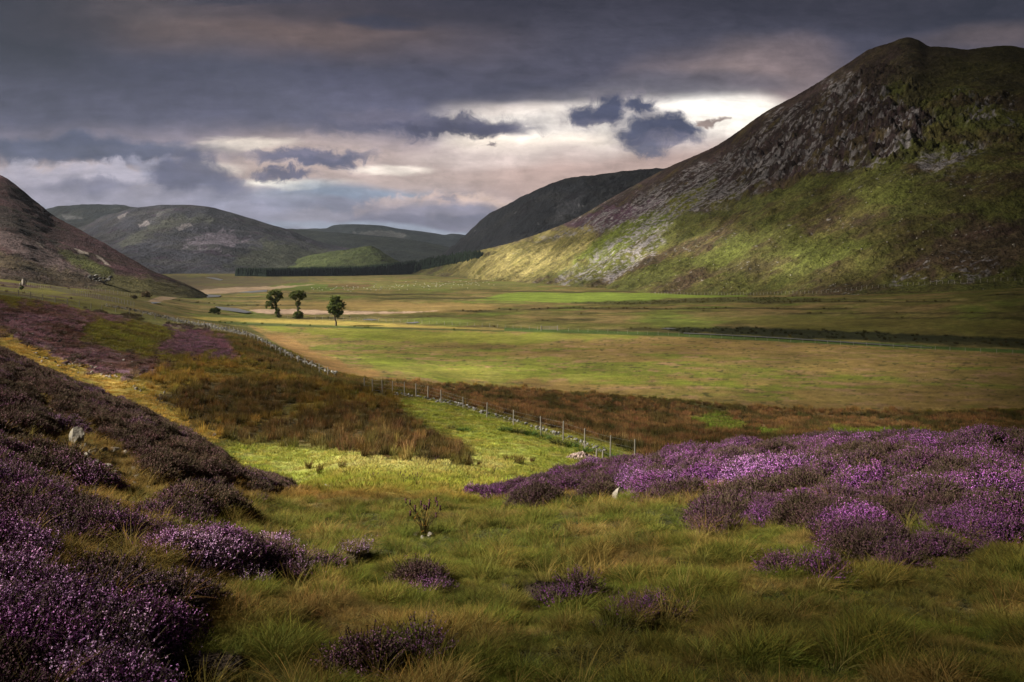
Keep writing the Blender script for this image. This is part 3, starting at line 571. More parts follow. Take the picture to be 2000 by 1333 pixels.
# main mountain on the right
def pq(X, Y): return X * -.93 + Y * -.38, X * -.38 + Y * .93      # down-slope, along-slope
def mtn_col(X, Y, Z, px, py, v):
    p_, q_ = pq(X, Y); col = np.zeros(X.shape + (3,))
    def put(m, c_): col[:] = col + (np.asarray(c_) - col) * m[..., None]
    fi = fbm(X / 2.2, (Y + 2 * Z) / 2.2, 150, 3, .7); fi2 = fbm(q_ / 3.5, (p_ - Z) / 16, 151, 4, .65)
    nb = fbm(X / 60, (Y + Z) / 60, 101, 5, .6); st = fbm(q_ / 9, (p_ - Z) / 60, 102, 5, .6); st2 = fbm(q_ / 22, (p_ - Z) / 130, 103, 4, .6); sp_ = fbm(X / 5, (Y + 2 * Z) / 5, 104, 3, .6)
    put(np.ones(X.shape), A(.070, .074, .018)); put(ss(-.25, .2, nb), A(.080, .066, .022)); put(ss(.05, .30, nb + st * .4) * .85, A(.050, .032, .022))
    put(ss(.15, .4, fbm(X / 35, (Y + Z) / 35, 105, 4)) * .7, A(.072, .080, .020))
    put(ss(.1, .35, sp_) * .5, A(.045, .045, .012))
    hea = polymask(px, py, [(870, 505), (940, 480), (1100, 425), (1300, 310), (1500, 190), (1700, 60), (1820, 60), (1830, 110), (1720, 170), (1820, 235), (1730, 305), (1620, 330), (1520, 340), (1400, 395), (1300, 425), (1180, 440), (1050, 478), (940, 500)], 24, 34, 70, 106)
    put(hea, lerp(A(.027, .018, .017), A(.046, .028, .031), ss(-.3, .3, nb)[..., None])); put(hea * ss(.1, .35, st2) * .6, A(.075, .055, .02))
    put(polymask(px, py, [(1080, 450), (1180, 405), (1300, 385), (1250, 425), (1160, 470), (1110, 480)], 12, 10, 30, 107) * .8, A(.075, .038, .065))
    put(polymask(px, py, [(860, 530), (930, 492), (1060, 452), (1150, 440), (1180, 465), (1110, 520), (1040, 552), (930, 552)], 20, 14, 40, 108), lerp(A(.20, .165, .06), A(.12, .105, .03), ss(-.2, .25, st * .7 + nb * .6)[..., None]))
    put(polymask(px, py, [(1180, 450), (1300, 410), (1330, 400), (1290, 440), (1200, 500), (1120, 520)], 14, 8, 30, 109) * .9, A(.095, .115, .016))
    put(polymask(px, py, [(1300, 395), (1400, 350), (1350, 410), (1310, 420)], 10, 6, 30, 110) * .8, A(.12, .12, .018))
    put(polymask(px, py, [(1600, 350), (1750, 320), (1790, 360), (1760, 400), (1650, 390)], 18, 16, 40, 111) * .6, A(.085, .095, .020))
    put(polymask(px, py, [(1360, 500), (1500, 450), (1700, 480), (1600, 530), (1420, 545)], 30, 24, 50, 112) * .5, A(.10, .115, .024))
    put(polymask(px, py, [(1240, 520), (1500, 470), (1560, 520), (1420, 555), (1280, 560)], 20, 20, 40, 113) * .5 * ss(-.1, .2, nb), A(.055, .032, .022))
    put(polymask(px, py, [(1750, 520), (1900, 430), (2050, 420), (2050, 500), (1880, 540)], 24, 20, 40, 113) * .7, A(.06, .034, .03))
    put(polymask(px, py, [(1770, 60), (1820, 70), (2100, 60), (2100, 170), (1960, 185), (1850, 170), (1780, 200), (1740, 150)], 26, 30, 60, 120) * .85, lerp(A(.050, .040, .020), A(.060, .056, .018), ss(-.2, .2, nb)[..., None]))
    put(polymask(px, py, [(1560, 120), (1700, 70), (1820, 60), (1900, 90), (1780, 160), (1640, 190)], 26, 20, 60, 121) * .6, A(.045, .032, .026))
    gs = A(.165, .150, .155); scr = np.zeros(X.shape)
    for k, (pl, th) in enumerate([([(1050, 470), (1240, 395), (1330, 335), (1500, 260), (1570, 290), (1530, 345), (1420, 400), (1310, 430), (1270, 500), (1180, 545), (1080, 560), (1180, 490), (1230, 440), (1140, 455)], -.02), ([(1600, 165), (1672, 140), (1690, 180), (1640, 225), (1580, 265), (1550, 270), (1600, 215)], .0), ([(1790, 300), (1850, 300), (1925, 268), (1925, 300), (1860, 345), (1790, 335)], -.05), ([(1500, 215), (1700, 165), (1830, 235), (1735, 325), (1600, 335), (1450, 300)], .10), ([(1740, 550), (1850, 490), (1960, 500), (1900, 545)], .05), ([(960, 470), (1100, 420), (1240, 370), (1200, 400), (1060, 450)], .22), ([(1870, 190), (1980, 200), (1980, 240), (1880, 240)], .1)]):
        scr = np.maximum(scr, polymask(px, py, pl, 16, 14, 30, 115 + k) * ss(th, th + .12, st * .8 + sp_ * .75) * .9)
    put(ss(.02, .4, fi2 + .5 * nb) * .5 * (1 - scr), A(.040, .034, .014)); put(ss(.1, .45, -fi2) * .35 * (1 - scr), A(.10, .085, .030)); put(scr, gs * (1 + .5 * sp_[..., None])); col *= np.clip(1 + .9 * fi, .3, 2)[..., None]; put(ss(.40, .48, fbm(X / 4, (Y + 2 * Z) / 4, 131, 3)) * ss(.05, .25, nb) * ss(1, .75, v), A(.20, .185, .17))
    return col
def mtn_disp(X, Y, Z, px, py, v):
    p_, q_ = pq(X, Y)
    d = 10 * fbm(q_ / 60, (p_ - Z) / 150, 141, 4, .55) + 3.4 * fbm(q_ / 12, (p_ - Z) / 34, 142, 5, .6)
    cr_ = polymask(px, py, [(1420, 300), (1560, 230), (1660, 130), (1740, 120), (1830, 200), (1960, 210), (1830, 290), (1740, 320), (1600, 345), (1480, 340)], 70, 40, 60, 143)
    cr_ = np.maximum(cr_, .7 * polymask(px, py, [(1840, 300), (1850, 240), (2000, 230), (2000, 280)], 40, 20, 60, 144))
    d += cr_ * (14 * (ridged(X / 28, (Y + Z * 1.5) / 28, 145, 5) - .55) + 5 * (ridged(X / 8, (Y + Z * 1.5) / 8, 146, 3) - .5))
    d = d * (1 - .9 * ss(.86, 1.0, v)) + 1.0 * fbm(X / 5, Y / 5, 147, 3)
    return d
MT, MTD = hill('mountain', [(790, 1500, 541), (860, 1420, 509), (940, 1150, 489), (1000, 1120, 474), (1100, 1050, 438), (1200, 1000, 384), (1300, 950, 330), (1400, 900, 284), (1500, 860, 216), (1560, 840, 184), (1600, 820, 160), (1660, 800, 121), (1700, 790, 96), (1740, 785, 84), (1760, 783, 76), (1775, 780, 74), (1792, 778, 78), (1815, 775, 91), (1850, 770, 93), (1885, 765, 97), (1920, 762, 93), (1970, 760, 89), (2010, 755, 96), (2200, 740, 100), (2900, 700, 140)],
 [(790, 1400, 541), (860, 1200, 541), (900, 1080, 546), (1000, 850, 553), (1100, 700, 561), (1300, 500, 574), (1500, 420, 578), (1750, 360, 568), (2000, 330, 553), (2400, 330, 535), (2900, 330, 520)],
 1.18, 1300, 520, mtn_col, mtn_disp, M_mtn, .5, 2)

def gen_col(base, alt, third, seed, sx, sy, streaks=None, rock=None):
    def f(X, Y, Z, px, py, v):
        col = np.zeros(X.shape + (3,)) + A(*base)
        def put(m, c_): col[:] = col + (np.asarray(c_) - col) * m[..., None]
        put(ss(-.15, .25, fbm(X / sx, (Y + Z * 2) / sy, seed, 5, .6)), A(*alt)); put(ss(.1, .35, fbm(X / sx * 1.7, (Y + Z * 2) / sy * 2, seed + 9, 5, .6)), A(*third))
        for k, (pl, c_, so, wa, a) in enumerate(streaks or []): put(polymask(px, py, pl, so, wa, 20, seed + 20 + k) * a, A(*c_))
        if rock: put(ss(rock[0], rock[0] + .08, fbm(X / rock[1], (Y + Z * 2) / rock[1] / 2, seed + 50, 4, .65)), A(*rock[2]))
        return col
    return f
def gen_disp(a, s, seed): return lambda X, Y, Z, px, py, v: a * fbm(X / s, (Y + Z) / s, seed, 5, .55) + a * .5 * (ridged(X / s * 1.5, (Y) / s * 1.5, seed + 7, 4) - .5)
# dark craggy hill behind the mountain's shoulder
hill('hill', [(820, 2300, 515), (865, 2200, 494), (900, 2050, 465), (950, 1950, 425), (1000, 1850, 395), (1060, 1800, 366), (1110, 1780, 350), (1150, 1760, 344), (1220, 1750, 337), (1290, 1740, 329), (1400, 1730, 315), (1600, 1700, 300)],
 [(820, 1750, 530), (900, 1650, 528), (1000, 1550, 526), (1300, 1400, 524), (1600, 1400, 524)], 1.1, 420, 200,
 gen_col((.012, .013, .017), (.018, .018, .020), (.010, .009, .013), 201, 90, 90, [([(1090, 400), (1140, 385), (1130, 420), (1080, 440)], (.06, .06, .07), 14, 22, .4)], (.42, 22, (.10, .10, .11))), gen_disp(14, 110, 203), M_far)
# near hillside on the left
LH, LHD = hill('hill', [(-900, 500, 330), (-400, 510, 322), (-120, 520, 322), (0, 520, 342), (30, 515, 362), (60, 508, 386), (84, 503, 404), (100, 500, 417), (150, 490, 446), (200, 480, 474), (260, 470, 508), (300, 465, 530), (335, 466, 542), (370, 470, 556), (400, 475, 572), (420, 480, 586)],
 [(-900, 300, 500), (-400, 300, 530), (0, 290, 556), (100, 310, 566), (200, 340, 575), (300, 370, 583), (360, 390, 588), (420, 420, 594)], 1.15, 700, 260,
 gen_col((.050, .025, .026), (.072, .034, .042), (.038, .026, .018), 211, 40, 40, [
  ([(-100, 430), (0, 445), (100, 490), (150, 520), (230, 560), (120, 540), (0, 480), (-100, 470)], (.135, .095, .095), 14, 10, .8),
  ([(110, 485), (170, 500), (260, 555), (200, 545), (140, 515)], (.075, .085, .020), 12, 8, .8), ([(-100, 490), (0, 495), (130, 530), (300, 552), (420, 556), (0, 570), (-100, 570)], (.080, .062, .030), 16, 12, .7),
  ([(0, 520), (60, 530), (100, 545), (0, 545)], (.06, .038, .034), 12, 8, .8),
  ([(230, 535), (300, 548), (360, 556), (430, 575), (430, 610), (150, 610), (150, 575)], (.095, .085, .032), 16, 10, .95),
  ([(145, 485), (172, 492), (174, 498), (155, 495)], (.32, .27, .24), 3, 3, .9), ([(188, 498), (200, 502), (216, 516), (205, 512)], (.32, .27, .24), 3, 3, .9),
  ([(70, 472), (88, 480), (84, 485), (72, 478)], (.3, .25, .22), 3, 3, .8), ([(-60, 390), (0, 400), (70, 450), (120, 480), (0, 445)], (.026, .020, .017), 14, 12, .8)], (.46, 7, (.11, .09, .08))), gen_disp(2.6, 60, 213), M_mtn)
# broad heather hill across the valley, its rear shoulder, the green knoll and the far ranges
hill('hill', [(60, 3300, 418), (100, 3200, 406), (120, 3150, 402), (160, 3100, 401), (230, 3050, 401), (265, 3000, 405), (330, 3000, 415), (450, 3000, 440)],
 [(60, 2500, 520), (450, 2500, 520)], 1.0, 300, 120,
 gen_col((.030, .036, .042), (.042, .046, .046), (.026, .028, .036), 221, 150, 150, [([(120, 420), (160, 425), (160, 430), (130, 428)], (.14, .14, .15), 3, 4, .7), ([(165, 450), (200, 432), (205, 436), (175, 455)], (.14, .14, .15), 3, 4, .7)]), gen_disp(14, 300, 223))
hill('hill', [(60, 2400, 470), (150, 2350, 445), (230, 2250, 412), (265, 2200, 405), (300, 2200, 402), (330, 2200, 400), (360, 2200, 401), (400, 2200, 405), (440, 2220, 414), (500, 2250, 431), (560, 2300, 448), (600, 2350, 464), (650, 2400, 480), (700, 2450, 489), (760, 2500, 505), (800, 2500, 520)],
 [(60, 1500, 540), (300, 1450, 541), (500, 1500, 540), (800, 1600, 538)], 1.25, 700, 260,
 gen_col((.032, .032, .044), (.046, .044, .048), (.040, .028, .046), 231, 130, 110, [
  ([(230, 470), (290, 440), (340, 428), (390, 424), (420, 430), (360, 437), (300, 455), (240, 485)], (.075, .078, .055), 12, 8, .6), ([(375, 460), (450, 450), (480, 470), (420, 485), (360, 480)], (.17, .145, .185), 16, 18, .8),
  ([(520, 470), (640, 490), (680, 520), (560, 530), (440, 520), (480, 495)], (.064, .070, .040), 22, 16, .7), ([(310, 415), (330, 405), (345, 404), (320, 420), (300, 430)], (.11, .11, .11), 3, 4, .6), ([(270, 438), (290, 433), (292, 437), (272, 442)], (.2, .18, .19), 2, 3, .8), ([(345, 445), (372, 436), (374, 441), (350, 449)], (.2, .18, .19), 2, 3, .8), ([(228, 428), (248, 415), (250, 419), (232, 432)], (.2, .18, .19), 2, 3, .8)]), gen_disp(15, 300, 233))
hill('hill', [(540, 1900, 520), (600, 1850, 501), (640, 1820, 492), (680, 1800, 487), (705, 1790, 483), (722, 1780, 481), (740, 1775, 488), (758, 1770, 500), (780, 1765, 512), (800, 1760, 524)],
 [(540, 1550, 538), (640, 1500, 538), (800, 1500, 538)], .9, 300, 120, gen_col((.062, .078, .024), (.075, .088, .03), (.050, .062, .02), 241, 60, 60), gen_disp(5, 70, 243))
hill('hill', [(480, 3600, 446), (560, 3500, 447), (620, 3500, 452), (700, 3500, 458), (780, 3450, 466), (850, 3400, 476), (900, 3400, 488), (1000, 3400, 505)],
 [(480, 2600, 528), (1000, 2600, 528)], 1.0, 300, 100, gen_col((.026, .032, .030), (.036, .042, .034), (.022, .026, .026), 251, 160, 160), gen_disp(10, 300, 253))
hill('hill', [(480, 5400, 455), (560, 5200, 449), (600, 5100, 448), (635, 5000, 446), (650, 5000, 441), (700, 4900, 438), (740, 4900, 441), (780, 4900, 447), (850, 4900, 456), (870, 4900, 459), (885, 4900, 457), (910, 4950, 459), (960, 5000, 470), (1100, 5000, 480)],
 [(480, 3900, 522), (1100, 3900, 522)], 1.0, 400, 100, gen_col((.026, .034, .040), (.034, .042, .044), (.024, .030, .038), 261, 260, 260, [([(690, 455), (760, 450), (800, 462), (780, 466), (720, 458)], (.15, .15, .15), 3, 4, .6)]), gen_disp(14, 420, 263))

# ------------------------------------------------------------------ added deck out of view, its density shaped to spot the sunlight
bpy.context.view_layer.update()
RX = np.arange(-700, 1500, 12.0); RYs = np.arange(0, 2700, 12.0)
RH = np.full((len(RYs), len(RX)), -20.0)
for (X_, Y_, Z_) in ((GX, GY, GZ), (MTD[6], MTD[7], MTD[8]), (LHD[6], LHD[7], LHD[8])):
    i = np.round((X_ - RX[0]) / 12).astype(int); j = np.round((Y_ - RYs[0]) / 12).astype(int)
    ok = (i >= 0) & (i < len(RX)) & (j >= 0) & (j < len(RYs)); np.maximum.at(RH, (j[ok], i[ok]), Z_[ok])
def rh(x, y):
    return RH[np.clip(np.round(y / 12).astype(int), 0, len(RYs) - 1), np.clip(np.round((x - RX[0]) / 12).astype(int), 0, len(RX) - 1)]
# thin spots set in the added deck to let sun through: (px, py, rx, ry, share of sun, nearest Y, farthest Y)
SUNNY = [
 (150, 1050, 620, 260, 1.0, 3, 16), (1550, 960, 620, 120, .74, 6, 30), (850, 1030, 600, 110, .60, 5, 22), (200, 830, 420, 170, .9, 10, 46), (1000, 1160, 900, 80, .32, 3.8, 9), (150, 1230, 420, 120, .7, 3, 9),
 (780, 900, 420, 75, 1.3, 17, 60), (560, 905, 130, 40, .65, 15, 60), (1040, 860, 200, 45, .60, 15, 80), (870, 800, 120, 30, .6, 20, 110), (700, 980, 330, 28, .55, 8, 30),
 (190, 738, 210, 50, 1.0, 20, 80), (500, 720, 170, 60, .55, 40, 110), (480, 830, 120, 40, .5, 25, 80), (430, 660, 170, 40, .5, 60, 200),
 (860, 725, 320, 42, .95, 80, 230), (1050, 655, 300, 22, .85, 80, 300), (1300, 730, 420, 60, .62, 80, 230), (600, 660, 200, 30, .8, 80, 260), (1700, 720, 400, 60, .42, 80, 230),
 (620, 630, 420, 18, .95, 170, 420), (1100, 580, 330, 22, .75, 280, 900), (800, 600, 300, 18, .75, 230, 700), (700, 555, 350, 22, .7, 400, 1400), (1250, 620, 300, 18, .6, 200, 500), (480, 590, 200, 30, .6, 200, 900),
 (1035, 500, 130, 55, 1.15, 600, 1500), (1180, 440, 110, 60, .85, 500, 1300), (1320, 420, 130, 70, .8, 400, 1200), (1490, 490, 130, 50, .80, 300, 800), (1600, 380, 130, 60, .42, 300, 900), (1300, 540, 160, 40, .6, 300, 900),
 (110, 985, 150, 70, 1.0, 1, 14), (330, 1060, 180, 70, .9, 1, 14), (230, 1210, 260, 90, .8, 1, 14), (1430, 925, 260, 50, 1.1, 8, 30), (1640, 990, 240, 70, .85, 8, 30), (1780, 1060, 190, 50, .95, 5, 20), (1120, 1040, 330, 60, .42, 5, 25), (750, 1120, 250, 70, .42, 3, 20), (1050, 1170, 120, 40, .45, 3, 20),
 (300, 850, 260, 80, .55, 12, 45), (430, 480, 150, 50, .9, 1300, 2500), (600, 500, 130, 30, .75, 1300, 2500), (300, 420, 120, 40, .45, 1300, 2700), (720, 500, 80, 30, .8, 1400, 2500),
 (60, 500, 300, 110, .8, 200, 700), (150, 640, 300, 60, .55, 60, 240), (1000, 1080, 500, 80, .5, 4, 20), (1350, 820, 300, 30, .45, 40, 120), (1700, 830, 300, 30, .5, 40, 120)]
def sunshare(px, py, Y):
    T = np.full(px.shape, .24)
    T = np.where(Y < 12, .15, T); T = np.where(Y < 4.3, .09, T); T = np.where(Y > 1450, .26, T); T = np.where((Y > 100) & (Y < 1500), .22, T)
    T = T * ss(1420, 1150, py * (Y < 20)) if False else T
    for sx, sy, rx, ry, a, y0, y1 in SUNNY:
        d = np.hypot((px - sx) / rx, (py - sy) / ry); m = np.exp(-(d * 1.15) ** 2) * ((Y > y0) & (Y < y1))
        T = T + (a - T) * np.where(a > T, m, 0)
    T = T * (1 - .62 * ss(1620, 2080, px) * (Y > 14)) * (1 - .45 * ss(260, 100, py) * (Y > 200) * (Y < 1300)) * (1 - .45 * np.exp(-((px - 1480 - (250 - py) * .9) / 130) ** 2 - ((py - 240) / 110) ** 2) * (Y > 200) * (Y < 1300))
    return T
def axis(c_, lo, hi, fine, n): 
    u = np.linspace(-1, 1, n); s_ = np.sinh(u * 5.5) / math.sinh(5.5); return np.where(s_ < 0, c_ + s_ * (c_ - lo), c_ + s_ * (hi - c_))
def shade_deck_z(x, y): return 320 + .42 * np.clip(y - 200, 0, None) + 14 * fbm(x / 160, y / 160, 301, 3)
cx0, cy0 = -1.0 * 495 * L[0] / -L[2], 25 + 495 * L[1] / L[2]
cx0 = 335 * L[0] / L[2]; cy0 = 25 + 335 * L[1] / L[2]
ax = axis(cx0, -8500, 2200, 4, 520); ay = axis(cy0, -900, 6800, 4, 520)
CX, CY = np.meshgrid(ax, ay); CZ = shade_deck_z(CX, CY)
zg = np.full(CX.shape, -10.0)
for _ in range(3):
    k = (CZ - zg) / L[2]; gx_ = CX - L[0] * k; gy_ = CY - L[1] * k; zg = rh(gx_, gy_)
    nearm = (gy_ > 1.3) & (gy_ < 150) & (np.abs(gx_) < 1.2 * np.abs(gy_)); zg = np.where(nearm, gz(np.where(nearm, gx_, 0), np.where(nearm, gy_, 10)), zg)
k = (CZ - zg) / L[2]; gx_ = CX - L[0] * k; gy_ = CY - L[1] * k
gyc = np.maximum(gy_, 1.5); qx, qy = wpix(gx_, gyc, zg); qx = np.where(gy_ < 1.5, 1000, qx)
TT = sunshare(np.clip(qx, -600, 2600), qy, gyc); TT = np.clip(TT * (1 + .35 * fbm(CX / 60, CY / 60, 305, 4)), .04, 1)
edge = ss(0, .04, (CX - ax[0]) / (ax[-1] - ax[0])) * ss(0, .04, (ax[-1] - CX) / (ax[-1] - ax[0])) * ss(0, .04, (CY - ay[0]) / (ay[-1] - ay[0])) * ss(0, .03, (ay[-1] - CY) / (ay[-1] - ay[0]))
TT = lerp(1.0, TT, edge)
thick = 26 * np.sqrt(np.clip(edge, 0, 1)) * (.6 + .8 * (1 - TT))
tk = thick + .5; top = np.stack([CX + L[0] / L[2] * tk, CY + L[1] / L[2] * tk, CZ + tk], -1).reshape(-1, 3); bot = np.stack([CX, CY, CZ], -1).reshape(-1, 3)
n_ = len(top); f1 = gridfaces(*CX.shape); f2 = f1[:, ::-1] + n_
idx = np.arange(n_).reshape(CX.shape); loop = np.concatenate([idx[0, :-1], idx[:-1, -1], idx[-1, :0:-1], idx[:0:-1, 0]]); nx_ = np.roll(loop, -1)
side = np.stack([loop, loop + n_, nx_ + n_, nx_], -1)
M_shade_deck = bpy.data.materials.new('added_shade_deck'); M_shade_deck.use_nodes = True; n = M_shade_deck.node_tree; n.nodes.clear(); bb = NB(n)
o = n.nodes.new('ShaderNodeOutputMaterial'); df = n.nodes.new('ShaderNodeBsdfDiffuse'); df.inputs[0].default_value = (.22, .22, .26, 1); tr = n.nodes.new('ShaderNodeBsdfTransparent')
ms = n.nodes.new('ShaderNodeMixShader'); sq = bb.math('SQRT', bb.attr('Col')); n.links.new(sq, ms.inputs[0]); n.links.new(df.outputs[0], ms.inputs[1]); n.links.new(tr.outputs[0], ms.inputs[2]); n.links.new(ms.outputs[0], o.inputs[0])
tc4 = np.repeat(np.concatenate([TT.reshape(-1), TT.reshape(-1)])[:, None], 3, 1)
cl = mesh_np('added_shade_deck', np.concatenate([top, bot]), np.concatenate([f1, f2, side]), M_shade_deck, cols={'Col': tc4}); tag(cl, kind='structure')

# ------------------------------------------------------------------ plant kinds for the ground cover (instanced stuff)
def blades(n, h, spread, lean, width, droop, seed, segs=4, tipc=(1.25, 1.1, .9), hv=.35, wind=.10):
    r = np.random.default_rng(seed); v = []; f = []; c_ = []
    for i in range(n):
        a = r.uniform(0, 2 * np.pi); d0 = spread * math.sqrt(r.uniform(0, 1)); bx_, by_ = d0 * math.cos(a), d0 * math.sin(a)
        a2 = a + r.normal(0, .7); ln = lean * r.uniform(.2, 1.3); hh = h * (1 - hv * r.uniform(0, 1)) * (1 - .3 * (d0 / spread) ** 2); w = width * r.uniform(.6, 1.3); dr = droop * r.uniform(.3, 1.4)
        fa = r.uniform(0, np.pi); fx_, fy_ = math.cos(fa), math.sin(fa); cc = r.uniform(.6, 1.35); warm = r.uniform(.88, 1.15); b0 = len(v)
        for k in range(segs + 1):
            u = k / segs; out = hh * (ln * u + dr * u * u * .6); zz = hh * (u - dr * u * u * .45)
            x = bx_ + math.cos(a2) * out + wind * hh * u * u; y = by_ + math.sin(a2) * out; ww = w * (1 - u) ** .6 * .5 + .0004
            v.append((x - fx_ * ww, y - fy_ * ww, zz)); v.append((x + fx_ * ww, y + fy_ * ww, zz))
            q = cc * np.array([lerp(1, tipc[0], u) * warm, lerp(1, tipc[1], u), lerp(1, tipc[2], u)]); c_ += [q, q]
            if k: f.append((b0 + 2 * k - 2, b0 + 2 * k - 1, b0 + 2 * k + 1, b0 + 2 * k))
    return v, f, c_
KINDS = bpy.data.collections.new('plant_kinds')
def kind_coll(name, objs):
    k = bpy.data.collections.new(name)
    for o in objs: k.objects.link(o)
    return k
def mk(name, data, mat):
    v, f, c_ = data; return mesh_np(name, v, f, mat, cols={'Col': np.array(c_)}, smooth=False, link=False)
def sprigs(n, rad, h, seed, fw, fine=True):
    """a clump of upright heather sprigs: woody stem, tiny leaves, a spike of bells"""
    r = np.random.default_rng(seed); v = []; f = []; c_ = []
    def quad(p, s_, flag, shade):
        a = r.normal(size=3); a /= np.linalg.norm(a); q = np.cross(a, r.normal(size=3)); q /= np.linalg.norm(q); b0 = len(v)
        for e in (-a * s_ - q * s_ * .7, a * s_ - q * s_ * .7, a * s_ + q * s_ * .7, -a * s_ + q * s_ * .7): v.append(tuple(p + e)); c_.append((flag, shade, 0))
        f.append((b0, b0 + 1, b0 + 2, b0 + 3))
    for i in range(n):
        a = r.uniform(0, 2 * np.pi); d0 = rad * math.sqrt(r.uniform(0, 1)); base = np.array([d0 * math.cos(a) * .7, d0 * math.sin(a) * .7, -.03])
        hh = h * r.uniform(.65, 1.15) * (1 - .35 * (d0 / rad) ** 2); lean = np.array([math.cos(a), math.sin(a), 0]) * d0 * .9 + r.normal(0, .02, 3) * [1, 1, 0]
        top_ = base + lean + np.array([0, 0, hh]); w = .0018 if fine else .005; b0 = len(v); sa = r.uniform(0, np.pi); e = np.array([math.cos(sa), math.sin(sa), 0]) * w
        for p in (base, top_): v.append(tuple(p - e)); v.append(tuple(p + e)); c_ += [(0, .8, 0)] * 2
        f.append((b0, b0 + 1, b0 + 3, b0 + 2)); sh = r.uniform(.6, 1.35); flowering = r.uniform() < .85
        nl = 4 if fine else 2
        for k in range(nl): quad(base + (top_ - base) * r.uniform(.15, .7) + r.normal(0, .006, 3), fw * 1.0, 0, r.uniform(.6, 1.5))
        nf = 7 if fine else 4
        for k in range(nf):
            u = r.uniform(.50, 1.0); quad(base + (top_ - base) * u + r.normal(0, fw * .55, 3), fw * (1.15 - .6 * u) * 1.2, 1.0 if flowering else .15, sh * r.uniform(.8, 1.25))
    return v, f, c_
K_grass = kind_coll('grass_kinds', [mk('grass_tuft', blades(70, .26, .16, .55, .0055, .7, s_), M_grass) for s_ in range(4)] + [mk('grass_tuft', blades(60, .36, .15, .45, .005, 1.1, 20 + s_, 5, (1.6, 1.25, .9)), M_grass) for s_ in range(2)])
K_short = kind_coll('short_grass_kinds', [mk('short_grass_tuft', blades(70, .13, .28, .5, .016, .6, 40 + s_, 3), M_grass) for s_ in range(3)])
K_rush = kind_coll('rush_kinds', [mk('rush_tuft', blades(90, .75, .30, .22, .020, .25, 60 + s_, 3, (1.45, 1.2, 1.0), .5), M_grass) for s_ in range(4)])
K_heath = kind_coll('heather_kinds', [mk('heather_clump', sprigs(80, .17, .20, 80 + s_, .0060), M_heather) for s_ in range(4)])
K_heathf = kind_coll('far_heather_kinds', [mk('heather_bush', sprigs(110, .26, .26, 90 + s_, .0115, False), M_heather) for s_ in range(4)])
K_long = kind_coll('long_grass_kinds', [mk('long_grass_tuft', blades(45, .55, .10, .35, .0045, 1.0, 120 + s_, 6, (1.5, 1.3, 1.0), .4, .2), M_grass) for s_ in range(3)])
def scatter(name, pts, scl, tint, coll, nk, tilt=.15, rot=None):
    n = len(pts); me = bpy.data.meshes.new(name); me.vertices.add(n); me.vertices.foreach_set('co', np.asarray(pts, np.float32).ravel())
    def at(nm, typ, key, val): a = me.attributes.new(nm, typ, 'POINT'); a.data.foreach_set(key, np.asarray(val, np.float32 if typ != 'INT' else np.int32).ravel())
    at('scl', 'FLOAT', 'value', scl); t4 = np.ones((n, 4)); t4[:, :3] = tint; at('tint', 'FLOAT_COLOR', 'color', t4)
    rot = rot if rot is not None else np.stack([RNG.normal(0, tilt, n), RNG.normal(0, tilt, n), RNG.uniform(0, 6.28, n)], -1); at('rot', 'FLOAT_VECTOR', 'vector', rot); at('kindex', 'INT', 'value', RNG.integers(0, nk, n))
    ob = bpy.data.objects.new(name, me); C.objects.link(ob)
    ng = bpy.data.node_groups.new(name, 'GeometryNodeTree'); ng.interface.new_socket('Geometry', in_out='INPUT', socket_type='NodeSocketGeometry'); ng.interface.new_socket('Geometry', in_out='OUTPUT', socket_type='NodeSocketGeometry')
    N = ng.nodes; gi = N.new('NodeGroupInput'); go = N.new('NodeGroupOutput'); iop = N.new('GeometryNodeInstanceOnPoints'); ci = N.new('GeometryNodeCollectionInfo')
    ci.inputs['Collection'].default_value = coll; ci.inputs['Separate Children'].default_value = True; ci.inputs['Reset Children'].default_value = True
    def na(nm, dt): q = N.new('GeometryNodeInputNamedAttribute'); q.data_type = dt; q.inputs['Name'].default_value = nm; return q.outputs['Attribute']
    lk = ng.links; lk.new(gi.outputs[0], iop.inputs['Points']); lk.new(ci.outputs[0], iop.inputs['Instance']); iop.inputs['Pick Instance'].default_value = True
    lk.new(na('kindex', 'INT'), iop.inputs['Instance Index']); lk.new(na('rot', 'FLOAT_VECTOR'), iop.inputs['Rotation']); lk.new(na('scl', 'FLOAT'), iop.inputs['Scale']); lk.new(iop.outputs[0], go.inputs[0])
    md = ob.modifiers.new('scatter', 'NODES'); md.node_group = ng
    return ob
def sample(n, y0, y1, tmax=.74, pw=2.0):
    Y = (RNG.uniform(0, 1, n) * (y1 ** pw - y0 ** pw) + y0 ** pw) ** (1 / pw); t = RNG.uniform(-tmax, tmax, n); x = t * Y; z = gz(x, Y); return x, Y, z
def pick(x, y, z, cv, m): s_ = RNG.uniform(0, 1, len(x)) < m; return x[s_], y[s_], z[s_], cv['veg'][s_], cv['hcol'][s_]
def jit(c_, a=.2): return c_ * (1 + RNG.normal(0, a, (len(c_), 1))) * (1 + RNG.normal(0, a * .3, c_.shape))
print('plants...')
gp_, gs_, gt_ = [], [], []; hp, hs_, ht = [], [], []; lp, ls_, lt = [], [], []; fp, fs_, ft = [], [], []
for n, y0, y1, sc_, tm_ in ((40000, 1.9, 9, .42, .95), (54000, 7, 27, .56, .78)):
    x, y, z = sample(n, y0, y1, tm_); cv = cover(x, y, z); hz = cv['heather']
    a = pick(x, y, z, cv, 1 - ss(.2, .6, hz)); gp_.append(np.stack(a[:3], -1)); gs_.append(sc_ * RNG.uniform(.55, 1.2, len(a[0])) * (.5 + 1.0 * ss(-.05, .4, fbm(a[0] / .6, a[1] / .6, 401, 3)))); gt_.append(jit(a[3]) * 1.15)
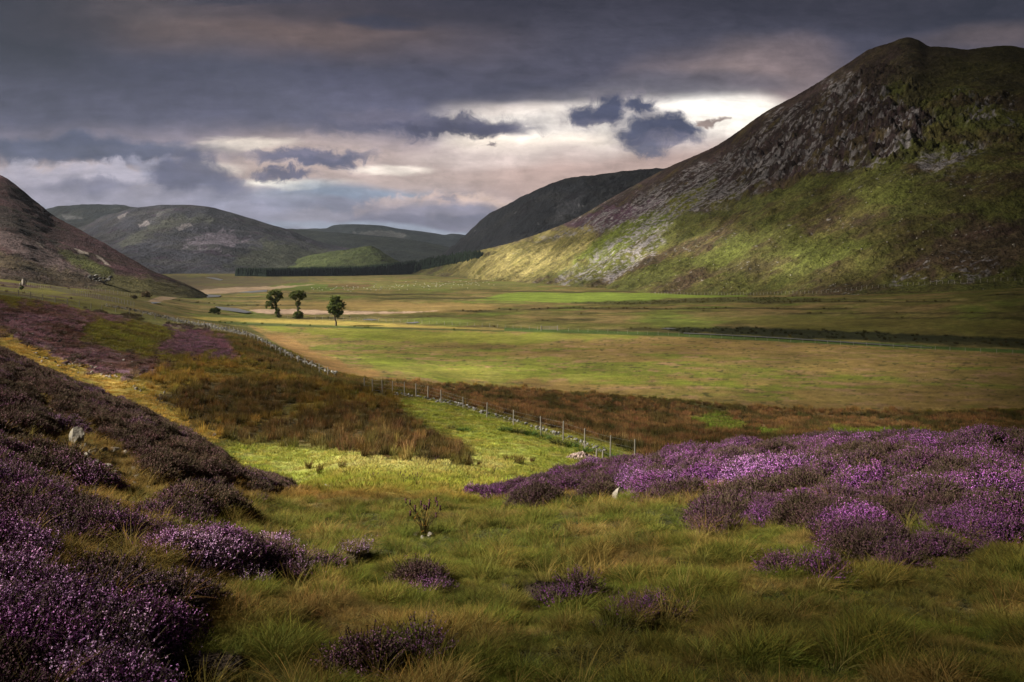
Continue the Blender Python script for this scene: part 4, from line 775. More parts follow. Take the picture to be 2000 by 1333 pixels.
def rrot(n, t=.2): return np.stack([RNG.normal(0, t, n), RNG.normal(0, t, n), RNG.uniform(0, 6.28, n)], -1)
hr_, fr_ = [], []
x, y, z = sample(8000, 1.9, 11, .95); cv = cover(x, y, z); a = pick(x, y, z, cv, .45 * ss(.25, .55, cv['heather'])); hp.append(np.stack(a[:3], -1)); hs_.append(RNG.uniform(.5, .95, len(a[0]))); ht.append(jit(a[4] * .7, .22)); hr_.append(rrot(len(a[0])))
x, y, z = sample(30000, 8, 40, .74); cv = cover(x, y, z); a = pick(x, y, z, cv, .5 * ss(.25, .55, cv['heather'])); fp.append(np.stack(a[:3], -1)); fs_.append(RNG.uniform(.35, .7, len(a[0]))); ft.append(jit(a[4] * .65 + A(.02, .012, .008), .22)); fr_.append(rrot(len(a[0])))
def bushes(n, y0, y1, r0, r1, dens, sc0, sc1, P_, S_, T_, Rt, pwr=2.0):
    x, y, z = sample(n, y0, y1, .95 if y1 < 12 else .8, pwr); cv = cover(x, y, z); spt = cv['spot'] > .3; k = (cv['heather'] > .45) & (RNG.uniform(0, 1, n) < np.where(spt, .30, .95))
    x, y, hc_ = x[k], y[k], cv['hcol'][k]; spt = spt[k]; Rb = np.where(spt, .6, 1) * RNG.uniform(r0, r1, len(x)) * RNG.uniform(.7, 1.2, len(x)); bl = RNG.uniform(0, 1, len(x))
    hc_ = np.where((bl < .22)[:, None], lerp(hc_, A(.085, .050, .042), .75), hc_); hc_ = np.where((bl > .88)[:, None], hc_ * 1.3, hc_)
    M_ = (dens * np.pi * Rb ** 2 + 4).astype(int); i = np.repeat(np.arange(len(x)), M_); al = RNG.uniform(0, 2 * np.pi, len(i)); rr0 = np.sqrt(RNG.uniform(0, 1, len(i))); asp = RNG.uniform(.75, 1.2, len(x))[i]
    ex, ey = np.cos(al) * rr0 * Rb[i] * asp, np.sin(al) * rr0 * Rb[i] / asp; H_ = Rb[i] * RNG.uniform(.30, .58, len(x))[i] * np.where(x[i] / y[i] < 0, .85, 1)
    px_, py_ = x[i] + ex, y[i] + ey; ok = py_ > 1.6; zz = gz(px_, np.maximum(py_, 1.3)) + H_ * (1 - rr0 ** 2) ** .6 - .06
    P_.append(np.stack([px_, py_, zz], -1)[ok]); S_.append(RNG.uniform(sc0, sc1, len(i))[ok]); T_.append(jit(hc_[i], .12)[ok]); Rt.append(np.stack([rr0 * .95 + RNG.normal(0, .12, len(i)), RNG.normal(0, .1, len(i)), al + np.pi / 2], -1)[ok])
bushes(1300, 2.4, 10, .11, .27, 120, .7, 1.05, hp, hs_, ht, hr_)
bushes(4200, 8.5, 37, .22, .52, 42, .45, .75, fp, fs_, ft, fr_)
x, y, z = sample(34000, 45, 190, .74); cv = cover(x, y, z); a = pick(x, y, z, cv, .55 * ss(.3, .6, cv['moor'])); fp.append(np.stack(a[:3], -1)); fs_.append(RNG.uniform(.8, 1.5, len(a[0]))); ft.append(jit(a[3] * 1.9, .25)); fr_.append(rrot(len(a[0])))
x, y, z = sample(1500, 2.0, 14, .74); cv = cover(x, y, z); a = pick(x, y, z, cv, .25 + .75 * ss(.0, .4, fbm(x / 1.1, y / 1.1, 402, 2))); lp.append(np.stack(a[:3], -1)); ls_.append(RNG.uniform(.3, .8, len(a[0]))); lt.append(jit(lerp(a[3], A(.24, .17, .06), .6), .15))
g_ = scatter('grass', np.concatenate(gp_), np.concatenate(gs_), np.concatenate(gt_), K_grass, 6); tag(g_, 'rough green and straw coloured moorland grass covering the foreground', 'grass', kind='stuff')
g_ = scatter('heather', np.concatenate(hp), np.concatenate(hs_), np.concatenate(ht), K_heath, 4, .2, np.concatenate(hr_)); tag(g_, 'flowering purple heather on the near bank, lower left and among the grass', 'heather', kind='stuff')
g_ = scatter('heather', np.concatenate(fp), np.concatenate(fs_), np.concatenate(ft), K_heathf, 4, .2, np.concatenate(fr_)); tag(g_, 'purple and brown heather covering the mounds and moor further off', 'heather', kind='stuff')
g_ = scatter('long_grass', np.concatenate(lp), np.concatenate(ls_), np.concatenate(lt), K_long, 3, .2); tag(g_, 'long straw coloured grass stalks arching above the sward', 'grass', kind='stuff')
x, y, z = sample(56000, 19, 150, .74, 1.4); cv = cover(x, y, z); a = pick(x, y, z, cv, (1 - ss(.2, .5, cv['heather'])) * (1 - .8 * cv['rushes']) * (1 - cv['field'])); g_ = scatter('short_grass', np.stack(a[:3], -1), RNG.uniform(.6, 1.4, len(a[0])) * (1 + ss(50, 100, a[1]) * 1.0), jit(a[3], .15) * 1.1, K_short, 3); tag(g_, 'short cropped bright green grass in the hollow', 'grass', kind='stuff')
x, y, z = sample(42000, 26, 150, .74); cv = cover(x, y, z); a = pick(x, y, z, cv, cv['rushes'] * ss(-.5, .1, fbm(x / 2.5, y / 2.5, 403, 2) + .3)); g_ = scatter('rushes', np.stack(a[:3], -1), RNG.uniform(.5, 1.15, len(a[0])), jit(a[3], .25) * 1.1, K_rush, 4, .08); tag(g_, 'brown and dark green rushes standing below the field and in the hollow', 'rushes', kind='stuff')
x, y, z = sample(9000, 150, 420, .74); px_, py_ = wpix(x, y, z); cv = cover(x, y, z); dark = ss(.075, .05, cv['col'].sum(-1) * .5); a = pick(x, y, z, cv, dark * (1 - cv['field'])); g_ = scatter('rushes', np.stack(a[:3], -1), RNG.uniform(.7, 1.5, len(a[0])), jit(a[3], .2), K_rush, 4, .08); tag(g_, 'dark rush beds in wet lines across the far valley floor', 'rushes', kind='stuff')

# ------------------------------------------------------------------ things: helpers
def hitm(px, py):
    d = Vector(((px - 1000) / F, 1, (HY - py) / F)).normalized(); g = hit(px, py)
    for o_ in (MT, LH):
        r_ = o_.ray_cast(Vector((0, 0, 0)), d)
        if r_[0] and r_[1].y < g.y: g = r_[1].copy()
    return g
def drop(x, y):
    z = float(gz(x, y))
    for o_ in (MT, LH):
        r_ = o_.ray_cast(Vector((x, y, 900)), Vector((0, 0, -1))); z = max(z, r_[1].z) if r_[0] else z
    return z
def path(pix, step=None, n=None):
    P_ = [hitm(*q) for q in pix]; seg = [0]
    for i in range(1, len(P_)): seg.append(seg[-1] + (P_[i].xy - P_[i - 1].xy).length)
    n = n or max(2, int(seg[-1] / step)); out = []
    for d in np.linspace(0, seg[-1], n):
        k = min(max(np.searchsorted(seg, d) - 1, 0), len(P_) - 2); u = (d - seg[k]) / max(seg[k + 1] - seg[k], 1e-6); q = P_[k].lerp(P_[k + 1], u); out.append(Vector((q.x, q.y, drop(q.x, q.y))))
    return out
def fence(pts, hts, label, wires=3, r=.05, jig=.04, net=True):
    e = empty('fence', pts[0]); tag(e, label, 'fence'); base = pts[0]; tops = []
    for i, (p_, h_) in enumerate(zip(pts, hts)):
        m = MB(); l_ = Vector((random.uniform(-jig, jig), random.uniform(-jig, jig), 1)) * h_; q = p_ - base; rr = r * random.uniform(.85, 1.15)
        m.tube([q + Vector((0, 0, -.2)), q + l_ * .6, q + l_ * .98, q + l_], [rr, rr, rr * .95, rr * .6], 7); m.build('post', M_wood, e); tops.append((q, l_))
    m = MB()
    for k in range(wires):
        u = .92 - k * (.75 / max(wires - 1, 1)); m.tube([q + l_ * u for q, l_ in tops], max(.0025, r * .05), 4, False)
    m.build('wire', M_wire, e); return e
# near fence, post by post
pb = [(712, 762, 1.15), (728, 766, 1.15), (747, 769, 1.2), (767, 771, 1.2), (790, 775, 1.25), (813, 777, 1.2), (836, 781, 1.15), (862, 788, 1.1), (905, 800, 1.0), (951, 816, 1.15), (1003, 832, 1.1), (1057, 851, 1.25), (1100, 862, 1.25), (1142, 880, 1.3), (1192, 896, 1.3), (1240, 912, 1.45)]
pts = [hit(a_, b_, 24) for a_, b_, _ in pb]
fence(pts, [c_ for *_, c_ in pb], 'near wire fence with leaning grey posts running down to the purple heather mound', 4, .045)
for a_, b_, h_ in ((1165, 896, .55), (1177, 902, .6)):
    p_ = hit(a_, b_, 24); m = MB(); m.tube([(0, 0, -.15), (.01, 0, h_ * .6), (.02, .01, h_)], [.05, .05, .035], 7); o = m.build('stake', M_wood); o.location = p_; tag(o, 'short grey stake beside the fence, %s of a pair by the stone pile' % ('left' if a_ < 1170 else 'right'), 'stake')
pts = path([(36, 579), (110, 592), (200, 607), (330, 627), (400, 640), (480, 660), (560, 702), (640, 738)], n=46); fence(pts, [1.35] * 46, 'pale post fence following the broken wall around the left side of the field', 3, .075)
pts = path([(42, 556), (100, 567), (150, 577), (200, 586), (262, 600)], n=60); fence(pts, [1.5] * 60, 'close set post fence climbing the left hillside above the broken wall', 2, .085)
pts = path([(160, 566), (200, 571), (240, 577), (270, 581)], n=22); fence(pts, [1.4] * 22, 'short row of grey posts near the pale bush on the left valley side', 2, .08)
pts = path([(1280, 575), (1400, 576), (1520, 576), (1600, 574), (1700, 564), (1760, 559), (1880, 554), (2010, 552)], n=84); fence(pts, [1.5 * random.uniform(.85, 1.15) for _ in pts], 'long line of pale posts along the foot of the big mountain', 2, .085)
pts = path([(1092, 647), (1200, 651), (1330, 657), (1500, 666), (1700, 677), (1850, 686), (2010, 694)], n=40); fence(pts, [1.0] * 40, 'post fence on the green verge between the stubble field and the stream', 2, .032)
pts = path([(548, 621), (640, 624), (760, 629), (900, 636), (1050, 645)], n=36); fence(pts, [1.1] * 36, 'low fence behind the three trees along the river bank', 2, .045)
# gate
g0, g1 = hit(1057, 646), hit(1089, 646); e = empty('gate', g0); tag(e, 'pale wooden field gate at the far edge of the stubble field', 'gate'); d_ = g1 - g0
for u in (0, 1):
    m = MB(); q = d_ * u; m.tube([q + Vector((0, 0, -.2)), q + Vector((0, 0, 1.5))], .11, 8); m.build('gate_post', M_wood, e)
m = MB()
for zz in (.3, .55, .8, 1.05, 1.25): m.tube([d_ * .03 + Vector((0, 0, zz)), d_ * .97 + Vector((0, 0, zz))], .045, 6)
for u in (.04, .5, .96): m.tube([d_ * u + Vector((0, 0, .25)), d_ * u + Vector((0, 0, 1.3))], .05, 6)
m.build('gate_panel', M_wood, e)
# stone walls
def wall(pix, name, label, step, size, layers, seed, gaps=.1, mat=M_stone):
    pts = path(pix, step=step); m = MB(); rr = random.Random(seed)
    for i, p_ in enumerate(pts):
        hgt = .5 + .5 * math.sin(i * .13 + seed) * math.sin(i * .31); q0 = p_ - pts[0]
        if rr.random() < gaps: continue
        for k in range(layers):
            if k and rr.random() > hgt + .25: break
            s_ = size * rr.uniform(.5, 1.25); g = rr.uniform(.3, .8)
            m.rock((q0.x + rr.gauss(0, .75) * size, q0.y + rr.gauss(0, .9) * size, q0.z + k * size * .95 + .05), (s_, s_ * rr.uniform(.6, .9), s_ * rr.uniform(.5, .8)), rr.random(), (g, g, g), 1, rr.uniform(0, 3))
    o = m.build(name, mat); o.location = pts[0]; tag(o, label, 'stone wall'); return o
wall([(205, 599), (262, 608), (330, 624), (400, 637), (470, 653), (530, 680), (600, 714), (655, 736)], 'stone_wall', 'tumbledown dry stone wall curving along the left edge of the stubble field', .22, .27, 3, 5)
wall([(768, 772), (800, 775), (860, 786), (915, 797), (935, 806), (1000, 823), (1060, 843), (1120, 862), (1185, 886)], 'stone_wall', 'low ruined stone wall on the green bank beside the near fence', .17, .15, 2, 9, .25)
# single rocks
def rock(px, py, w, hgt, label, cat='boulder', mat=M_pale, group=None, name='boulder', dep=.8, seed=None, ymin=1.5, sinkf=.2, mtn=False):
    p_ = hitm(px, py) if mtn else hit(px, py, ymin); s_ = w * p_.y / F / 2; h_ = hgt * p_.y / F; m = MB(); m.rock((0, 0, h_ * (.5 - sinkf)), (s_, s_ * dep, h_ * .72), seed if seed is not None else random.random(), (1, 1, 1), 3, random.uniform(-.4, .4)); o = m.build(name, mat); o.location = p_; tag(o, label, cat, group); return o
rock(1213, 974, 40, 28, 'pale pointed boulder at the front edge of the purple heather mound', seed=4.2, dep=.7, ymin=9)
rock(62, 938, 24, 24, 'round grey boulder alone in heather at the left edge', mat=M_stone, seed=2.2, ymin=5, name='boulder')
p_ = hit(638, 954, 15); m = MB(); m.rock((0, 0, .05), (.16, .12, .07), 5.5, (1, 1, 1), 2, .4); o = m.build('slate_slab', M_slate); o.location = p_; tag(o, 'flat blue grey slab lying in the bright green hollow', 'stone')
p_ = hit(1133, 899, 24); m = MB(); rr = random.Random(3)
for k in range(150):
    a_ = rr.uniform(0, 6.28); d_ = math.sqrt(rr.random()); m.rock((math.cos(a_) * d_ * .85, math.sin(a_) * d_ * .5, .38 * (1 - d_ * d_) + rr.uniform(-.03, .03)), (rr.uniform(.05, .10),) * 3, rr.random(), (rr.uniform(.7, 1.3),) * 3, 1)
o = m.build('stone_pile', M_pink); o.location = p_; tag(o, 'low heap of pinkish stones on the grass below the fence', 'stone pile')
LS.sort(); NUM = ['first', 'second', 'third', 'fourth', 'fifth', 'sixth', 'seventh', 'eighth', 'ninth', 'tenth', 'eleventh', 'twelfth', 'thirteenth', 'fourteenth', 'fifteenth', 'sixteenth', 'seventeenth', 'eighteenth', 'nineteenth', 'twentieth']
def slope_label(k):
    q = LS[k]; sz = 'large' if q[2] > 17 else 'small' if q[2] < 10 else 'medium'; same = [j for j in range(len(LS)) if ('large' if LS[j][2] > 17 else 'small' if LS[j][2] < 10 else 'medium') == sz]
    return '%s pale rock among brown heather on the left slope, %s such from the left' % (sz, NUM[same.index(k)])
for k, q in enumerate(LS): rock(q[0], q[1], q[2] * 1.25, q[3] * 1.3, slope_label(k), 'rock', M_pale, 'rocks on the left heather slope', 'rock', seed=k * 1.3 + .2, ymin=6, sinkf=.02)
rr = random.Random(12)
for k in range(46):
    u = rr.random() ** .8; px_ = 62 + 265 * u; py_ = 690 + 84 * u + rr.gauss(0, 5) + 6 * math.sin(u * 9); rock(px_, py_, rr.uniform(4, 11), rr.uniform(3, 6), 'white stone in the yellow grass of the stony gully', 'stone', M_pale, 'stones strewn along the gully', 'stone', seed=rr.random() * 50, ymin=38)
for k in range(30):
    px_ = rr.uniform(20, 260); py_ = 640 + (px_ * .45) * rr.uniform(.3, .9); rock(px_, py_, rr.uniform(3, 6), rr.uniform(2, 4), 'small pale stone on the far heather moor above the gully', 'stone', M_stone, 'stones on the far moor', 'stone', seed=rr.random() * 50, ymin=38)
n_b = 0
while n_b < 100:
    px_ = rr.uniform(1130, 1995); py_ = rr.uniform(300, 566)
    if py_ < 330 + max(0, (1500 - px_)) * .55: continue
    p_ = hitm(px_, py_)
    if p_.y < 250: continue
    s_ = rr.uniform(.3, .75) * (1.5 if rr.random() < .12 else 1); m = MB(); m.rock((0, 0, s_ * .3), (s_, s_ * .8, s_ * .7), rr.random() * 99, (1, 1, 1), 1, rr.uniform(0, 3)); o = m.build('boulder', M_pale); o.location = p_; tag(o, 'small white boulder on the grassy lower side of the big mountain', 'boulder', 'boulders strewn on the mountain side'); n_b += 1
# crag and little ruin on the left hillside
p_ = hitm(188, 549); m = MB()
for k in range(26): m.rock((rr.uniform(-6, 7), rr.uniform(-1, 1.5), rr.uniform(-1, 2.6) - .25 * 0), (rr.uniform(.6, 1.6), rr.uniform(.6, 1.2), rr.uniform(.5, 1.1)), rr.random(), (rr.uniform(.15, .55),) * 3, 1)
o = m.build('crag', M_stone); o.location = p_; tag(o, 'dark jagged outcrop of rock beside the track on the left hillside', 'crag')
p_ = hitm(46, 557); m = MB(); m.rock((0, 0, 1.0), (1.1, .6, 1.6), 7.1, (1, 1, 1), 2); m.rock((-.9, 0, .2), (.9, .5, 1.1), 3.3, (.8, .8, .8), 2); m.rock((-1.3, 0, -.6), (.7, .5, .9), 3.9, (.8, .8, .8), 2)
o = m.build('standing_rock', M_pale); o.location = p_; tag(o, 'upright pale rock on the left hillside where the fence begins', 'rock')

# ------------------------------------------------------------------ trees and bushes
def crown_mesh(lobes, n, leaf, seed, dens=1.0, cols=((.070, .098, .024), (.125, .14, .04))):
    r = np.random.default_rng(seed); m = MB()
    for (c_, rad) in lobes:
        c_ = np.array(c_); rad = np.array(rad) if hasattr(rad, '__len__') else np.array([rad] * 3)
        k = int(n * (rad[0] * rad[1] * rad[2]) ** (1 / 1.6) * dens); nc = max(8, k // 26)
        for j in range(nc):
            d = r.normal(size=3); d /= np.linalg.norm(d); cc = c_ + d * rad * r.uniform(.35, 1.0); cr_ = rad.mean() * r.uniform(.13, .27); tone = r.uniform(0, 1)
            for i in range(k // nc):
                p = cc + r.normal(0, 1, 3) * cr_ * .55 * [1.2, 1.2, .7]; a = r.normal(size=3); a /= np.linalg.norm(a); q = np.cross(a, r.normal(size=3)); q /= np.linalg.norm(q); s_ = leaf * r.uniform(.6, 1.3)
                col = np.array(cols[0]) * (1 - tone) + np.array(cols[1]) * tone; m.quad(p, a * s_, q * s_ * .6, col * r.uniform(.75, 1.25))
    return m
def tree(pxb, pyb, trunk, tr, lobes, limbs, label, seed, leaf=.14, n=800, name='tree', cat='tree'):
    p_ = hit(pxb, pyb, 150); e = empty(name, p_); tag(e, label, cat); m = MB(); m.tube(trunk, tr, 9)
    for pts_, r0 in limbs: m.tube(pts_, [r0 * (1 - .75 * i / (len(pts_) - 1)) for i in range(len(pts_))], 6)
    m.build('trunk', M_bark, e, True); crown_mesh(lobes, n, leaf, seed).build('crown', M_leaf, e); return e
u_ = 10.4 / 65   # metres per picture row at the single tree
tree(656, 637, [(0, 0, -.3), (.1, 0, 1.2), (-.4, 0, 2.4), (-.3, .1, 4), (0, 0, 6), (.1, 0, 8.5)], [.34, .25, .24, .2, .14, .06],
 [((-.2, 0, 8.3), (1.7, 1.6, 1.7)), ((-1.5, .3, 6.4), (1.6, 1.5, 1.4)), ((1.5, -.3, 6.6), (1.7, 1.5, 1.6)), ((0, 0, 6.2), (1.9, 1.9, 1.6)), ((-1.4, 0, 4.7), (1.3, 1.2, 1.0)), ((1.3, 0, 4.4), (1.5, 1.2, 1.0)), ((.2, .2, 4.3), (1.4, 1.4, .9)), ((.5, 0, 3.2), (.8, .8, .6))],
 [([(-.3, .1, 3.6), (-1.3, .1, 5), (-1.8, .2, 6.6)], .12), ([(-.3, 0, 3.8), (.9, -.1, 5), (1.8, -.3, 6.8)], .13), ([(-.1, 0, 5), (-.6, .5, 7), (-.4, .4, 8.8)], .1), ([(0, 0, 3), (1, .1, 3.8), (1.9, 0, 4.6)], .09)], 'round crowned tree with thin bent trunk at the field edge, rightmost of three', 1)
tree(543, 621, [(.4, 0, -.3), (.1, 0, 1.5), (-.6, 0, 3.6), (-.9, .1, 5.5), (-.9, 0, 7.5), (-1.3, 0, 9)], [.5, .45, .38, .3, .22, .08],
 [((-1.8, 0, 9.2), (2.1, 1.6, 1.0)), ((.3, 0, 8.9), (1.5, 1.4, 1.2)), ((-3.1, 0, 7.6), (1.3, 1.2, 1.1)), ((-3.3, .2, 5.5), (1.2, 1.1, 1.0)), ((-2.6, 0, 4.6), (1.3, 1.1, .8)), ((-4.2, 0, 4.2), (.7, .7, .7)), ((1.2, 0, 7.6), (.8, .8, .8)), ((-2.2, 0, 6.3), (1.3, 1.2, 1.1)), ((-.2, 0, 7.0), (1.0, 1, 1.2)), ((-.3, 0, 2.4), (.9, .8, 1.9)), ((.3, 0, .6), (1.1, .9, .8)), ((-.8, 0, 5.0), (.6, .6, 1.3)), ((-1.9, 0, 3.6), (.8, .8, .5))],
 [([(-.7, 0, 4), (-2, 0, 4.6), (-3.6, 0, 4.6)], .16), ([(-.9, 0, 5.6), (-2, .1, 7), (-3.2, 0, 7.9)], .15), ([(-.9, 0, 6.4), (0, 0, 7.8), (.8, 0, 9)], .15), ([(-1, 0, 7.4), (-1.8, .3, 8.5), (-2.4, .3, 9.4)], .1)], 'ivy clad tree with lopsided crown leaning left, leftmost of the three', 2)
tree(582, 623, [(0, 0, -.3), (0, 0, 2), (-.1, 0, 4.5), (.3, 0, 6.5), (.9, 0, 8)], [.5, .42, .34, .24, .08],
 [((-1.2, 0, 9.0), (1.7, 1.5, 1.1)), ((.9, 0, 9.1), (1.8, 1.5, 1.2)), ((2.2, 0, 8.2), (1.1, 1, .8)), ((-2.2, 0, 8.2), (1.0, 1, .8)), ((.4, 0, 9.6), (1.5, 1.3, .7)), ((-1.0, 0, 7.6), (1.1, 1, .9)), ((1.2, 0, 7.6), (1.1, 1, .9)), ((-.2, 0, 5.4), (1.0, .9, 1.1)), ((.1, 0, 3.6), (.7, .7, .9)), ((.5, 0, 5.6), (.5, .5, .6)), ((0, 0, 1.4), (1.7, 1.5, 1.5)), ((-.6, 0, .8), (1.3, 1.2, .9)), ((.8, 0, 1.2), (1.2, 1.1, 1.2))],
 [([(0, 0, 5), (-1, 0, 6.8), (-2.0, 0, 8.3)], .16), ([(.2, 0, 5.8), (1.2, 0, 7.3), (2.2, 0, 8.3)], .15), ([(.3, 0, 6.3), (.3, .2, 8), (0, .2, 9.3)], .12)], 'bare stemmed tree rising from a dense round bush, middle one of three', 3)
def bush(px, py, w, hgt, label, seed, cols=((.04, .06, .016), (.07, .09, .022)), ymin=60):
    p_ = hitm(px, py); s_ = p_.y / F; e = empty('bush', p_); tag(e, label, 'bush'); W_, H_ = w * s_ / 2, hgt * s_; m = MB(); m.tube([(0, 0, -.2), (0, 0, H_ * .5)], [.12, .05], 6); m.build('stem', M_bark, e)
    crown_mesh([((0, 0, H_ * .5), (W_ * .8, W_ * .7, H_ * .45)), ((-W_ * .5, 0, H_ * .35), (W_ * .5, W_ * .5, H_ * .35)), ((W_ * .5, 0, H_ * .35), (W_ * .5, W_ * .5, H_ * .35))], 420, .14, seed, cols=cols).build('crown', M_leaf, e)
bush(420, 614, 24, 15, 'round dark bush on the bank between the river bend and the pale strip', 11); bush(42, 567, 9, 11, 'small dark bush just below the upright pale rock', 12)
bush(285, 582, 22, 14, 'pale dry bush on the left valley side', 13, ((.16, .12, .07), (.24, .18, .11))); bush(262, 584, 16, 8, 'low dull bush left of the pale dry bush', 14, ((.12, .09, .05), (.16, .13, .07)))

# plantation of spruce at the foot of the far hills: one dark mass
rr = random.Random(5); v3 = []; f3 = []; cc3 = []
def conifer(p_, h_):
    w = h_ * .17; tone = rr.uniform(.7, 1.3); nt_ = 5
    for k in range(nt_):
        z0 = h_ * (.05 + .80 * k / nt_); z1 = h_ * (.05 + .80 * k / nt_ + .30) if k < nt_ - 1 else h_; rad = w * (1 - k / nt_ * .82); b0 = len(v3); ns = 8
        for j in range(ns):
            a_ = 6.283 * j / ns + k; rj = rad * (1.15 if j % 2 else .7) * rr.uniform(.8, 1.2); v3.append((p_.x + math.cos(a_) * rj, p_.y + math.sin(a_) * rj, p_.z + z0 - rj * .15)); cc3.append((.008 * tone, .016 * tone, .009 * tone))
        v3.append((p_.x, p_.y, p_.z + z1)); cc3.append((.014 * tone, .024 * tone, .012 * tone))
        for j in range(ns): f3.append((b0 + j, b0 + (j + 1) % ns, b0 + ns))
edge_l = [(460, 541), (520, 542), (600, 541), (690, 540), (700, 539), (760, 538), (812, 535)]
for i in range(520):
    u = i / 520; px_ = 460 + 352 * u; py_ = np.interp(px_, [q[0] for q in edge_l], [q[1] for q in edge_l]); Yf_ = 20.6 / ((py_ - HY) / F); p0 = Vector(((px_ - 1000) / F * Yf_, Yf_, -20))
    hb_ = np.interp(px_, [460, 690, 700, 760, 812], [13.5, 15.5, 15, 18.5, 21])
    for k in range(4):
        x_, y_ = p0.x + rr.uniform(-2, 2), p0.y + k * 7 + rr.uniform(-2, 2); conifer(Vector((x_, y_, drop(x_, y_) - .5)), hb_ * p0.y / 1250 * rr.uniform(.85, 1.1))
for i in range(260):
    u = i / 260; px_ = 812 + 130 * u; py_ = 529 - 28 * u; p0 = hitm(px_, py_)
    if p0.y > 1500: p0 = Vector(((px_ - 1000) / F * 1450, 1450, 0))
    for k in range(3):
        x_, y_ = p0.x + rr.uniform(-2, 2), min(p0.y, 1500) + k * 5 + rr.uniform(-2, 2); hh = p0.y / F * np.interp(px_, [812, 870, 942], [19, 15, 8]); conifer(Vector((x_, y_, drop(x_, y_) - .5)), hh * rr.uniform(.8, 1.1))
fo = mesh_np('forest', v3, f3, M_leaf, cols={'Col': np.array(cc3)}, smooth=False); tag(fo, 'dark spruce plantation across the head of the valley', 'forest', kind='stuff')

# ------------------------------------------------------------------ thistles and rush clumps in the hollow
def thistle(px, py, hpx, label, seed, heads=12, ymin=8, orange=False, name='thistle'):
    p_ = hit(px, py, ymin); H_ = hpx * p_.y / F; e = empty(name, p_); tag(e, label, 'thistle'); r = random.Random(seed); st = MB(); hd = MB(); lf_ = MB()
    for k in range(heads):
        a_ = r.uniform(0, 6.28); out = H_ * r.uniform(.12, .62); top_ = Vector((math.cos(a_) * out, math.sin(a_) * out * .6, H_ * r.uniform(.55, 1.0))); mid_ = Vector((top_.x * .35, top_.y * .35, top_.z * .5))
        th = max(.0035, H_ * .009); st.tube([(0, 0, -.03), mid_, top_], [th * 1.4, th, th * .7], 5, col=(.09, .07, .03)); s_ = H_ * .045
        hd.rock(top_, (s_, s_, s_ * 1.3), k, (.045, .02, .02) if r.random() < .7 else (.10, .05, .05), 1); hd.tube([top_ + Vector((0, 0, s_)), top_ + Vector((0, 0, s_ * 2.1))], [s_ * .4, s_ * .8], 6, col=(.09, .035, .05))
        for j in range(5):
            u = r.uniform(.15, .9); q = mid_.lerp(top_, u) if r.random() < .6 else mid_ * u; d_ = Vector((r.uniform(-1, 1), r.uniform(-1, 1), r.uniform(-.3, .8))).normalized() * H_ * .06
            lf_.quad(q + d_ * .7, d_, Vector((-d_.y, d_.x, 0)) * .22, (.26, .12, .02) if orange and r.random() < .35 else (.09, .08, .025))
    st.build('stem', M_leaf, e); hd.build('flower_head', M_leaf, e, True); lf_.build('leaf', M_leaf, e); return e
thistle(829, 1048, 68, 'tall seeding thistle with dark heads standing in the foreground grass', 3, 17, 7, True)
for k, q in enumerate([(815, 1046, 15, 8), (842, 1048, 19, 9), (826, 1052, 11, 6)]): rock(*q, ['white stone left of the tall thistle stem', 'pinkish white stone right of the tall thistle stem', 'smallest pale stone in front of the tall thistle'][k], 'stone', M_pale, name='stone', seed=k + .7, ymin=6)
TH = [(731, 944, 22, 'thin thistle standing left of two thicker ones in the sunlit hollow'), (762, 928, 14, 'small thistle close to the shaded rush bed edge'), (787, 947, 24, 'bushy grey thistle in the middle of the sunlit hollow'), (813, 948, 24, 'upright thistle right of the bushy grey one'), (852, 908, 16, 'pale seeding thistle at the tip of the rush bed'), (674, 935, 14, 'small dark thistle above the blue grey slab'), (966, 925, 14, 'low thistle on the right side of the sunlit grass'), (984, 953, 14, 'small thistle just behind the heather tip'), (729, 925, 12, 'tiny thistle furthest back in the sunlit hollow')]
for k, (a_, b_, c_, l_) in enumerate(TH): thistle(a_, b_, c_, l_, 20 + k, 9, 14)
def rush_clump(px, py, wpx, hpx, label, seed, ymin=15):
    p_ = hit(px, py, ymin); s_ = p_.y / F; v, f, c_ = blades(150, hpx * s_ * 1.1, wpx * s_ * .32, .3, .012, .25, seed, 3, (1.7, 1.2, .9), .5); o = mesh_np('rush_clump', v, f, M_leaf, cols={'Col': np.array(c_) * A(.065, .05, .018)}, smooth=False); o.location = p_; tag(o, label, 'rush clump')
for k, q in enumerate([(603, 916, 18, 24, 'brown rush clump left of the sunlit patch'), (624, 926, 12, 26, 'narrow rush clump with a dead stem near the slab'), (668, 916, 18, 20, 'round dark rush clump alone on the sunlit grass'), (712, 893, 18, 26, 'dark rush clump jutting from the rush bed'), (936, 911, 9, 14, 'tiny dark clump right of the rush bed tip'), (1012, 905, 34, 24, 'widest dark rush clump on the green slope'), (1040, 903, 12, 14, 'small clump touching the widest one on its right'), (992, 900, 26, 20, 'brown clump left of the widest one on the green slope'), (630, 934, 9, 8, 'low clump at the foot of the narrow rush clump')]): rush_clump(*q, 200 + k)
